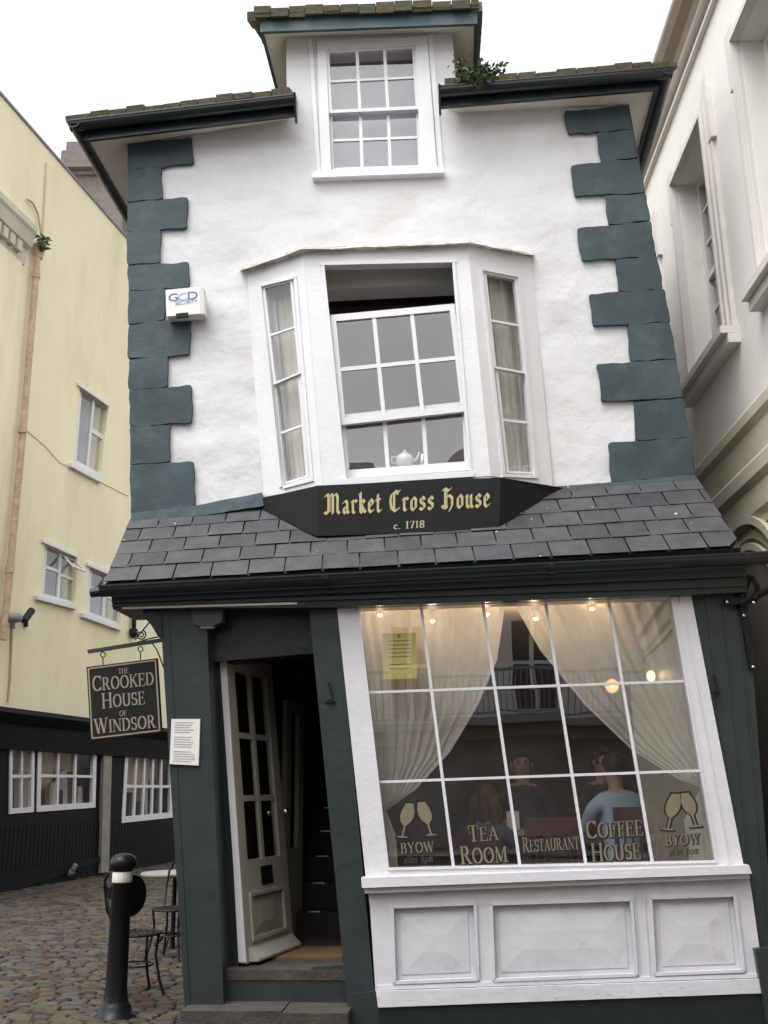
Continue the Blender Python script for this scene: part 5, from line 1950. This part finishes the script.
# rest of the block behind
A = [lpos(t0, GZ, -.36), lpos(t1, GZ, -.36), lpos(t1, zpar - .02, -.36), lpos(t0, zpar - .02, -.36)]
loft(bm, A, [p - LP.n * 5 for p in A])
link('wall', bm, YELLOW, yb)
bm = B()
A = [lpos(t0, zpar, .03), lpos(t1, zpar, .03), lpos(t1, zpar, -.36), lpos(t0, zpar, -.36)]
loft(bm, A, [p + Z * .05 for p in A])
link('parapet_coping', bm, material('lead_coping', (.22, .22, .25), .6, .15, 4), yb)
for kk, q in enumerate(ywin):
    wf = hold('window', yb)
    bm = B()
    slab(bm, q, LP, -.06, .05, holes=[[quadpt(q, u, v) for u, v in ((.08, .05), (.92, .05), (.92, .94), (.08, .94))]])
    slab(bm, [quadpt(q, .47, .05), quadpt(q, .54, .05), quadpt(q, .54, .94), quadpt(q, .47, .94)], LP, -.058, .045)
    if kk:
        slab(bm, [quadpt(q, .08, .40), quadpt(q, .47, .40), quadpt(q, .47, .46), quadpt(q, .08, .46)], LP, -.059, .04)
        slab(bm, [quadpt(q, .54, .46), quadpt(q, .92, .46), quadpt(q, .92, .51), quadpt(q, .54, .51)], LP, -.059, .04)
    else:
        slab(bm, [quadpt(q, .54, .42), quadpt(q, .92, .42), quadpt(q, .92, .48), quadpt(q, .54, .48)], LP, -.059, .04)
    link('window_frame', bm, WHITE, wf)
    bm = B()
    slab(bm, [lerp2(q[3], q[2], -.08), lerp2(q[3], q[2], 1.08), (lerp2(q[3], q[2], 1.08)[0], lerp2(q[3], q[2], 1.08)[1] + 4), (lerp2(q[3], q[2], -.08)[0], lerp2(q[3], q[2], -.08)[1] + 4)], LP, .09, .16)
    a, b = lerp2(q[0], q[1], -.05), lerp2(q[0], q[1], 1.05)
    slab(bm, [(a[0], a[1] - 3.5), (b[0], b[1] - 3.5), b, a], LP, .05, .08)
    link('window_sill', bm, WHITE, wf)
    bm = B()
    face(bm, [bm.verts.new(l(x, y, -.085)) for x, y in q])
    link('window_glass', bm, GLASS, wf)
    bm = B()
    slab(bm, q, LP, -.30, .03)
    link('window_blind', bm, material('window_blind_cloth', (.30, .31, .34), .8, .15, 3), wf)
    if kk:                                         # open top light, hinged at its head
        bm = B()
        a3, b3 = l(*quadpt(q, .56, .07), -.05), l(*quadpt(q, .96, .07), -.05)
        dn_ = (Z * -.42 + LP.n * .42) * .95
        sz = .62 if kk == 1 else .62
        e1 = dn_ * sz
        nrm = (b3 - a3).cross(e1).normalized() * .025
        fr3 = [a3, b3, b3 + e1, a3 + e1]
        cc = sum(fr3, V((0, 0, 0))) / 4
        inn3 = [p.lerp(cc, .24) for p in fr3]
        for i in range(4):
            A = [fr3[i], fr3[(i + 1) % 4], inn3[(i + 1) % 4], inn3[i]]
            loft(bm, A, [p + nrm for p in A])
        link('top_light', bm, WHITE, wf)
        bm = B()
        face(bm, [bm.verts.new(p + nrm * .5) for p in inn3])
        link('top_light_glass', bm, GLASS, wf)
# cornice on the nearer part
bm = B()
tc0, zc0 = lt_(38, 243)
zc1 = l(36, 268).z
pr = [(0, 0), (0, -.75), (.05, -.75), (.05, -.45), (.15, -.40), (.20, -.18), (.24, -.12), (.24, 0)]
A0, A1 = lpos(t0, zc0 + .05), lpos(tc0 - .42, zc0 + .05)
sweep(bm, pr, A0, A1, LP.n)
tt = t0
while tt < tc0 - .55:
    c = lpos(tt, zc0 - .50, .10)
    box(bm, c, .05, .07, .10, (LP.n, LD, Z))
    tt += .22
link('cornice', bm, CREAM, yb)
bm = B()
tq0, _ = lt_(20, 420)
A = [lpos(t0, zband + .01, .0), lpos(tc0 - .5, zband + .01, .0), lpos(tc0 - .5, zc0 - .7, .0), lpos(t0, zc0 - .7, .0)]
loft(bm, [p + LP.n * .002 for p in A], [p + LP.n * .05 for p in A])
link('wall_facing', bm, YELLOW, yb)
# downpipe
bm = B()
tube(bm, [l(41, 243, .12), l(37, 262, .12), l(24, 420, .12), l(9, 580, .12), l(3, 640, .12)], .060, 10)
for x, y in ((36, 275), (22.5, 430), (10, 570)):
    tube(bm, [l(x, y - 3, .12), l(x - .3, y + 3, .12)], .075, 10)
lathe(bm, [(.07, -.22), (.10, -.05), (.115, .05), (.08, .07)], l(39.5, 248, .13), 14)
link('downpipe', bm, PIPE, yb)
bm = B()
tube(bm, [l(46, 163, .01), l(42, 235, .01)], .025, 8)
link('thin_pipe', bm, material('pinkish_seam', (.56, .44, .30), .8, .1, 4), yb)
bm = B()
tube(bm, [l(134, 605, .08), l(134, 632, .08), l(133, 638, .08)], .05, 8)
lathe(bm, [(.05, -.08), (.09, 0), (.09, .1), (.05, .12)], l(133.5, 634, .09), 12)
link('waste_pipe', bm, IRON, yb)
# cables
bm = B()
tube(bm, [l(26, 430, .01), l(45, 446, .01), l(60, 463, .01), l(72, 468, .01), l(110, 487, .01), l(128, 496, .01)], .006, 5)
tube(bm, [l(12, 630, .02), l(10, 680, .02), l(8, 702, .02)], .02, 5)
tube(bm, [l(27, 199, .05), l(33, 203, .05), l(38, 214, .05), l(41, 232, .06)], .02, 5)
link('cable', bm, PIPE, yb)
# lamps on the wall
for (x, y, lab, sx) in ((13, 620, 'pale grey round flood lamp on the yellow wall', 1), (26, 618, 'dark angled camera on the yellow wall', 0)):
    c = l(x, y, .18)
    r_ = root('wall_fitting', l(x, y, 0), lab, 'lamp' if sx else 'camera')
    bm = B()
    if sx:
        lathe(bm, [(.02, -.05), (.13, -.02), (.15, .04), (.13, .10), (.05, .12)], c, 16)
    else:
        tube(bm, [c - LD * .05 - Z * .06, c + LD * .16 + Z * .16], .065, 10)
    link('head', bm, GREYMETAL if sx else IRON, r_, smooth=bool(sx))
    bm = B(); tube(bm, [c, l(x, y, 0)], .03, 6); tube(bm, [l(x, y, .03), l(x, y + 9, .03)], .04, 6); link('mount', bm, GREYMETAL if sx else IRON, r_)
plant('downpipe_weed', l(42, 250, .22), .14, .14, .3, 130, .10, 'green weed sprouting from the top of the yellow building downpipe')

# black shop storey
bm = B()
bmz = GZ
A = [lpos(t0, bmz, .05), lpos(t1, bmz, .05), lpos(t1, zband, .05), lpos(t0, zband, .05)]
def frontwin(q, off=.05):
    return [l(x, y, off) for x, y in q]
swin = [[(10, 738), (35, 739), (34, 812), (9.5, 814)], [(38.5, 738.5), (97, 745), (95.5, 807.5), (37, 812)], [(126, 748.5), (173, 755), (173, 817.5), (122, 823)]]
hs3 = [frontwin(q) for q in swin]
fl_ = A + [p for h in hs3 for p in h]
fv = [bm.verts.new(p) for p in fl_]
bv = [bm.verts.new(p - LP.n * .1) for p in fl_]
for t in tessellate_polygon([A] + hs3):
    face(bm, [fv[i] for i in t]); face(bm, [bv[i] for i in reversed(t)])
k0 = 0
for lp_ in [A] + hs3:
    m_ = len(lp_)
    for i in range(m_):
        a, b = k0 + i, k0 + (i + 1) % m_
        face(bm, (fv[a], fv[b], bv[b], bv[a]))
    k0 += m_
tt = t0                                            # vertical boards below the windows
zsill = l(60, 822).z
while tt < t1:
    a = lpos(tt + .06, (bmz + zsill) / 2, .056)
    box(bm, a, .006, .055, (zsill - bmz) / 2 - .02, (LP.n, LD, Z))
    tt += .13
link('black_boarding', bm, BLACKWOOD, yb)
bm = B()
A = [(0, 0), (.0, -.16), (.22, -.20), (.32, -.06), (.30, .02)]
sweep(bm, A, lpos(t0, zband, .05), lpos(t1, zband, .05), LP.n)
A = [(0, 0), (0, -.45), (.10, -.45), (.16, 0)]
sweep(bm, A, lpos(t0, zband - .17, .05), lpos(t1, zband - .17, .05), LP.n)
link('shop_fascia', bm, BLACKWOOD, yb)
for kk, (q, nc) in enumerate(zip(swin, (2, 3, 5))):
    wf = hold('window', yb)
    bm = B()
    fu, fv_ = (.12, .05) if kk == 0 else ((.06, .06) if kk == 1 else (.06, .06))
    slab(bm, q, LP, .07, .06, holes=[[quadpt(q, u, v) for u, v in ((fu, fv_), (1 - fu, fv_), (1 - fu, 1 - fv_ * 1.4), (fu, 1 - fv_ * 1.4))]])
    for i in range(1, nc):
        u = fu + (1 - 2 * fu) * i / nc
        w_ = .035 if nc > 2 else .07
        slab(bm, [quadpt(q, u - w_ / 2, fv_), quadpt(q, u + w_ / 2, fv_), quadpt(q, u + w_ / 2, .95), quadpt(q, u - w_ / 2, .95)], LP, .066, .04)
    slab(bm, [quadpt(q, fu, .485), quadpt(q, 1 - fu, .485), quadpt(q, 1 - fu, .525), quadpt(q, fu, .525)], LP, .064, .04)
    link('window_frame', bm, WHITE, wf)
    bm = B()
    face(bm, [bm.verts.new(l(x, y, .03)) for x, y in q])
    link('window_glass', bm, GLASS_D, wf)
    # what shows behind the glass: lit shelves with goods
    bm = B()
    mats_ = [material('shop_backdrop', (.55, .42, .31), .9, .3, 1.5), material('shop_goods_dark', (.06, .055, .06), .8, .3, 3), material('shop_goods_pale', (.42, .38, .33), .8, .3, 3)]
    slab(bm, [lerp2(q[0], q[1], -.1), lerp2(q[0], q[1], 1.1), lerp2(q[3], q[2], 1.1), lerp2(q[3], q[2], -.1)], LP, -.32, .03, mi=0)
    for i in range(9 if kk else 2):
        u = _r.uniform(.1, .85); h_ = _r.uniform(.25, .6)
        w_ = _r.uniform(.05, .13)
        slab(bm, rounded([quadpt(q, u - w_ / 2, 1 - h_), quadpt(q, u + w_ / 2, 1 - h_), quadpt(q, u + w_ * .6, .98), quadpt(q, u - w_ * .6, .98)], 3), LP, -.1 - .012 * i, .1, mi=_r.choice((1, 1, 2)))
    link('display_goods', bm, mats_, wf)
bm = B()
slab(bm, [(104, 752), (112, 753), (109, 872), (101, 873)], LP, .12, .08)
link('door_post', bm, material('pale_post_paint', (.24, .23, .19), .7, .2, 5), yb)
bm = B()
slab(bm, [(-3, 875), (108, 855), (108, 859), (-3, 897)], LP, .10, .08)
link('kick_board', bm, BLACKWOOD, yb)
# grey pigeon by the wall
pg = GP.at(62, 881) + V((.12, -.15, .03))
pr_ = root('pigeon', pg, 'small grey pigeon on the cobbles at the foot of the black boarding', 'bird')
bm = B()
ball(bm, pg + Z * .13, .10, 1.5, .8, .8, sub=3)
ball(bm, pg + V((.14, 0, .24)), .045, sub=2)
tube(bm, [pg + V((.09, 0, .15)), pg + V((.125, 0, .20)), pg + V((.14, 0, .24))], [.06, .045, .04], 10)
tube(bm, [pg + V((.18, 0, .24)), pg + V((.215, 0, .23))], [.014, .003], 6)
loft(bm, [pg + V((-.10, -.05, .12)), pg + V((-.10, .05, .12)), pg + V((-.30, .04, .08)), pg + V((-.30, -.04, .08))], [pg + V((-.10, -.05, .15)), pg + V((-.10, .05, .15)), pg + V((-.30, .04, .09)), pg + V((-.30, -.04, .09))])
for s in (-1, 1):
    tube(bm, [pg + V((.0, .03 * s, .08)), pg + V((.02, .03 * s, 0))], .009, 6)
link('body', bm, material('pigeon_grey', (.20, .21, .24), .7, .2, 20), pr_, smooth=True)

# chimney stack behind
CP = Pl((0, 26, 0), (0, -1, 0))
chm = root('chimney_stack', CP.at(95, 300) * 1, 'old grey brick chimney stack rising behind the yellow building', 'chimney')
cx0, cx1 = CP.at(66, 190), CP.at(122, 190)
bm = B()
tpz = CP.at(64, 145).z
ctr = (cx0 + cx1) / 2
def cbox(bm, x0, x1, z0, z1, g=0):
    A = [V((x0 - g, 26 - g, z0)), V((x1 + g, 26 - g, z0)), V((x1 + g, 27.4 + g, z0)), V((x0 - g, 27.4 + g, z0))]
    loft(bm, A, [V((p.x, p.y, z1)) for p in A])
cw = CP.at(72, 165).x, CP.at(121, 240).x
zz = [CP.at(66, y).z for y in (145, 155, 158, 172, 176, 300)]
cbox(bm, cw[0], cw[1], 0, zz[2])
cbox(bm, cw[0], cw[1], zz[1], zz[0], .16)
cbox(bm, cw[0], cw[1], zz[3], zz[1] - .02, .26)
cbox(bm, cw[0], cw[1], zz[4], zz[3] - .02, .10)
link('stack', bm, BRICK, chm)
bm = B()
for k in range(2):
    lathe(bm, [(.17, 0), (.14, .35), (.17, .4), (.15, .45)], V((cw[0] + .35 + .65 * k, 26.7, zz[0] + .02)) if k < 1 else V((cw[1] - .3, 26.7, zz[0] + .02)), 14)
link('chimney_pot', bm, PIPE, chm)

# =================================================================== WHITE BUILDING (right)
gh = root('white_stucco_hall', V((3.1, 8, GZ)), 'large white stucco building with deep moulded windows on the right', 'building')
def r(x, y, o=0): return RP.at(x, y, o)
RO = V((2.9, 0, 0))
def rpos(t, z, o=0): return RO + RD * t + Z * z + RP.n * o
def rt_(x, y):
    q = r(x, y); return (q - RO).dot(RD), q.z
ztop = r(662, 33, .20).z - .02
zstr = r(735, 432).z
# window 1
far_t = rt_(679, 187)[0]
near_t = rt_(704.5, 118)[0]
far_b = rt_(697, 387)[0]
near_b = rt_(733, 333)[0]
zh1 = (rt_(679, 187)[1] + rt_(704.5, 118)[1]) / 2
zs1 = (rt_(697, 387)[1] + rt_(733, 333)[1]) / 2
wt0, wt1 = (near_t + near_b) / 2, (far_t + far_b) / 2
dx2 = .0 + wt1 - (rt_(738, 40)[0] + rt_(773, 290)[0]) / 2
zdiff = (rt_(696, 393)[1] - rt_(770, 290)[1])
tw = [(wt0, wt1), (wt0 - dx2, wt1 - dx2), (wt0 + dx2, wt1 + dx2)]
bm = B()
Tn, Tf = -3.0, 20.0
outer3 = [rpos(Tn, zstr), rpos(Tf, zstr), rpos(Tf, ztop), rpos(Tn, ztop)]
hs3 = [[rpos(a, zs1), rpos(b, zs1), rpos(b, zh1), rpos(a, zh1)] for a, b in tw]
fl_ = outer3 + [p for h in hs3 for p in h]
fv = [bm.verts.new(p) for p in fl_]
bv = [bm.verts.new(p - RP.n * .42) for p in fl_]
for t in tessellate_polygon([outer3] + hs3):
    face(bm, [fv[i] for i in t]); face(bm, [bv[i] for i in reversed(t)])
k0 = 0
for lp_ in [outer3] + hs3:
    m_ = len(lp_)
    for i in range(m_):
        a, b = k0 + i, k0 + (i + 1) % m_
        face(bm, (fv[a], fv[b], bv[b], bv[a]))
    k0 += m_
link('wall', bm, GUILD, gh)
bm = B()
A = [rpos(Tn, GZ, -.43), rpos(Tf, GZ, -.43), rpos(Tf, ztop - .05, -.43), rpos(Tn, ztop - .05, -.43)]
loft(bm, A, [p - RP.n * 6 for p in A])
link('inner_block', bm, INDARK, gh)
for a, b in tw:
    wf = hold('window', gh)
    bm = B()
    for k, (w_, o_) in enumerate(((.17, .04), (.11, .065), (.05, .085))):
        for (ta, tb_, za, zb_) in ((a - w_, a - .004 - .004 * k, zs1, zh1 + w_), (b + .004 + .004 * k, b + w_, zs1, zh1 + w_), (a - .003 - .004 * k, b + .003 + .004 * k, zh1 + .004 + .004 * k, zh1 + w_ - .001)):
            A = [rpos(ta, za, o_), rpos(tb_, za, o_), rpos(tb_, zb_, o_), rpos(ta, zb_, o_)]
            loft(bm, A, [p - RP.n * (.06 - .003 * k) for p in A])
    for ta, tb_ in ((a - .22, a - .006), (b + .006, b + .22)):   # ears of the architrave
        A = [rpos(ta, zh1 - .35, .05), rpos(tb_ , zh1 - .35, .05), rpos(tb_, zh1 + .21, .05), rpos(ta, zh1 + .21, .05)]
        loft(bm, A, [p - RP.n * .06 for p in A])
    link('architrave', bm, GUILD_TRIM, wf)
    bm = B()
    for za, zb_, o_ in ((zs1 - .07, zs1, .17), (zs1 - .16, zs1 - .072, .11)):
        A = [rpos(a - .23, za, o_), rpos(b + .23, za, o_), rpos(b + .23, zb_, o_), rpos(a - .23, zb_, o_)]
        loft(bm, A, [p - RP.n * (o_ + .01) for p in A])
    link('window_sill', bm, GUILD_TRIM, wf)
    bm = B()
    for (ta, tb_, za, zb_) in ((a, a + .09, zs1, zh1), (b - .09, b, zs1, zh1), (a + .09, b - .09, zh1 - .09, zh1), (a + .09, b - .09, zs1, zs1 + .09), (a + .09, b - .09, (zs1 + zh1) / 2 - .03, (zs1 + zh1) / 2 + .03)):
        A = [rpos(ta, za, -.19), rpos(tb_, za, -.19), rpos(tb_, zb_, -.19), rpos(ta, zb_, -.19)]
        loft(bm, A, [p - RP.n * .06 for p in A])
    for k in range(1, 3):
        tm = a + (b - a) * k / 3
        A = [rpos(tm - .015, zs1 + .09, -.205), rpos(tm + .015, zs1 + .09, -.205), rpos(tm + .015, zh1 - .09, -.205), rpos(tm - .015, zh1 - .09, -.205)]
        loft(bm, A, [p - RP.n * .03 for p in A])
    for k in (1, 2, 4, 5):
        zm = zs1 + (zh1 - zs1) * k / 6
        A = [rpos(a + .09, zm - .012, -.208), rpos(b - .09, zm - .012, -.208), rpos(b - .09, zm + .012, -.208), rpos(a + .09, zm + .012, -.208)]
        loft(bm, A, [p - RP.n * .025 for p in A])
    link('sash', bm, GUILD_TRIM, wf)
    bm = B()
    face(bm, [bm.verts.new(p) for p in (rpos(a, zs1, -.225), rpos(b, zs1, -.225), rpos(b, zh1, -.225), rpos(a, zh1, -.225))])
    link('window_glass', bm, GLASS, wf)
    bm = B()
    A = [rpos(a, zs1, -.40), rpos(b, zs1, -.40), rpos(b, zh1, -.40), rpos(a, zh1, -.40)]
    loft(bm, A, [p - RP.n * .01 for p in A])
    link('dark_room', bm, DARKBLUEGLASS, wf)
# top cornice and frieze mouldings
bm = B()
zm1 = r(689, 33, .06).z
for dz, h_, o_ in ((0, .07, .06), (-.11, .06, .09), (-.24, .10, .05)):
    sweep(bm, [(0, 0), (o_, 0), (o_ * .8, h_ * .6), (.3 * o_, h_), (0, h_)], rpos(Tn, zm1 + dz), rpos(Tf, zm1 + dz), RP.n)
link('frieze_moulding', bm, GUILD_TRIM, gh)
bm = B()
zc_ = r(662, 33, .20).z
sweep(bm, [(0, -.34), (.05, -.34), (.08, -.24), (.16, -.16), (.20, -.06), (.20, 0), (0, .02)], rpos(Tn, zc_), rpos(Tf, zc_), RP.n)
link('roof_cornice', bm, material('brown_cornice', (.24, .19, .16), .7, .15, 5), gh)
# string course and stone storey
bm = B()
z0 = zstr
sweep(bm, [(-.3, 0.02), (.06, .02), (.09, -.03), (.09, -.12), (.05, -.18), (.05, -.42), (.10, -.48), (.10, -.60), (.06, -.66), (.06, -.86), (.03, -.92), (.03, -.98), (-.3, -.98)], rpos(Tn, z0), rpos(Tf, z0), RP.n)
A = [rpos(Tn, GZ), rpos(Tf, GZ), rpos(Tf, z0 - .97), rpos(Tn, z0 - .97)]
loft(bm, A, [p - RP.n * .42 for p in A])
link('stone_storey', bm, GUILD_STONE, gh)
bm = B()
ta, za = rt_(736, 527)
ac = (ta - .25, za - 1.05)
for rr_, w_, o_ in ((1.05, .07, .07), (.96, .10, .03), (.82, .06, .05)):
    pp = []
    for k in range(25):
        a = math.pi * k / 24
        pp.append((ac[0] + rr_ * math.cos(a), ac[1] + rr_ * math.sin(a)))
    for (p0_, p1_) in zip(pp, pp[1:]):
        def sc_(p, s): return (ac[0] + (p[0] - ac[0]) * s, ac[1] + (p[1] - ac[1]) * s)
        s = 1 - w_ / rr_
        q = [p0_, p1_, sc_(p1_, s), sc_(p0_, s)]
        A = [rpos(t, z, o_) for t, z in q]
        loft(bm, A, [p - RP.n * (o_ + .02) for p in A])
link('arch_moulding', bm, GUILD_STONE, gh)
bm = B()
A = [rpos(ac[0] + .74 * math.cos(math.pi * k / 16), ac[1] + .74 * math.sin(math.pi * k / 16), .012) for k in range(17)]
A = [rpos(ac[0] + .74, GZ + .02, .012)] + A + [rpos(ac[0] - .74, GZ + .02, .012)]
loft(bm, A, [p - RP.n * .012 for p in A])
link('arch_gate', bm, material('brown_arch_infill', (.13, .115, .085), .7, .2, 4), gh)

# =================================================================== ACROSS THE STREET (seen only as reflections; tall wings added for shade)
op = root('facing_building', V((0, -9.4, GZ)), 'pale rendered building across the street mirrored in the shop glass', 'building')
OY = -9.0
bm = B()
A = [V((-15, OY, GZ)), V((15, OY, GZ)), V((15, OY, 8.2)), V((5, OY, 8.2)), V((1.2, OY, 11.0)), V((-3, OY, 8.2)), V((-15, OY, 8.2))]
loft(bm, A, [p - V((0, 5, 0)) for p in A])
for x0, x1 in ((-26, -6), (7.5, 26)):  # unseen side wings, added to keep sky light off the lower shopfront
    box(bm, ((x0 + x1) / 2, OY - 2.2, 6.4), (x1 - x0) / 2, 2.3, 6.3)
link('wall', bm, OPP, op)
bm = B()
for x0, x1 in ((-15, -3), (5, 15)):
    A = [V((x0, OY + .3, 8.15)), V((x1, OY + .3, 8.15)), V((x1, OY - 2.5, 10.3)), V((x0, OY - 2.5, 10.3))]
    loft(bm, A, [p + Z * .1 for p in A])
link('roof', bm, ROOFDARK, op)
for wx in (-7.4, -4.6, -1.8, 1.0, 3.8, 6.6):
    for z0_, z1_ in ((3.2, 5.2), (6.0, 7.4)):
        bm = B()
        box(bm, (wx, OY + .02, (z0_ + z1_) / 2), .48, .02, (z1_ - z0_) / 2)
        w_o = link('window', bm, DARKBLUEGLASS, op)
        bm = B()
        for dx in (-.5, 0, .5):
            box(bm, (wx + dx, OY + .06, (z0_ + z1_) / 2), .05, .03, (z1_ - z0_) / 2 + .06)
        for zf in (z0_, (z0_ + z1_) / 2, z1_):
            box(bm, (wx, OY + .055, zf), .52, .025, .04)
        link('window_frame', bm, WHITE, w_o)
bm = B()
box(bm, (0.5, OY + .45, 3.0), 6.5, .45, .08)
link('balcony_floor', bm, GREYMETAL, op)
bm = B()
box(bm, (0.5, OY + .86, 4.0), 6.5, .03, .03)
box(bm, (0.5, OY + .86, 3.15), 6.5, .02, .02)
x = -6.0
while x < 7.0:
    box(bm, (x, OY + .86, 3.55), .012, .012, .44)
    x += .13
link('balcony_rail', bm, GREYMETAL, op)
bm = B()
box(bm, (0, OY + .06, 1.45), 9.0, .05, 1.2)
link('dark_shopfront', bm, material('grey_shopfront_paint', (.30, .29, .29), .6, .5, 1.0), op)
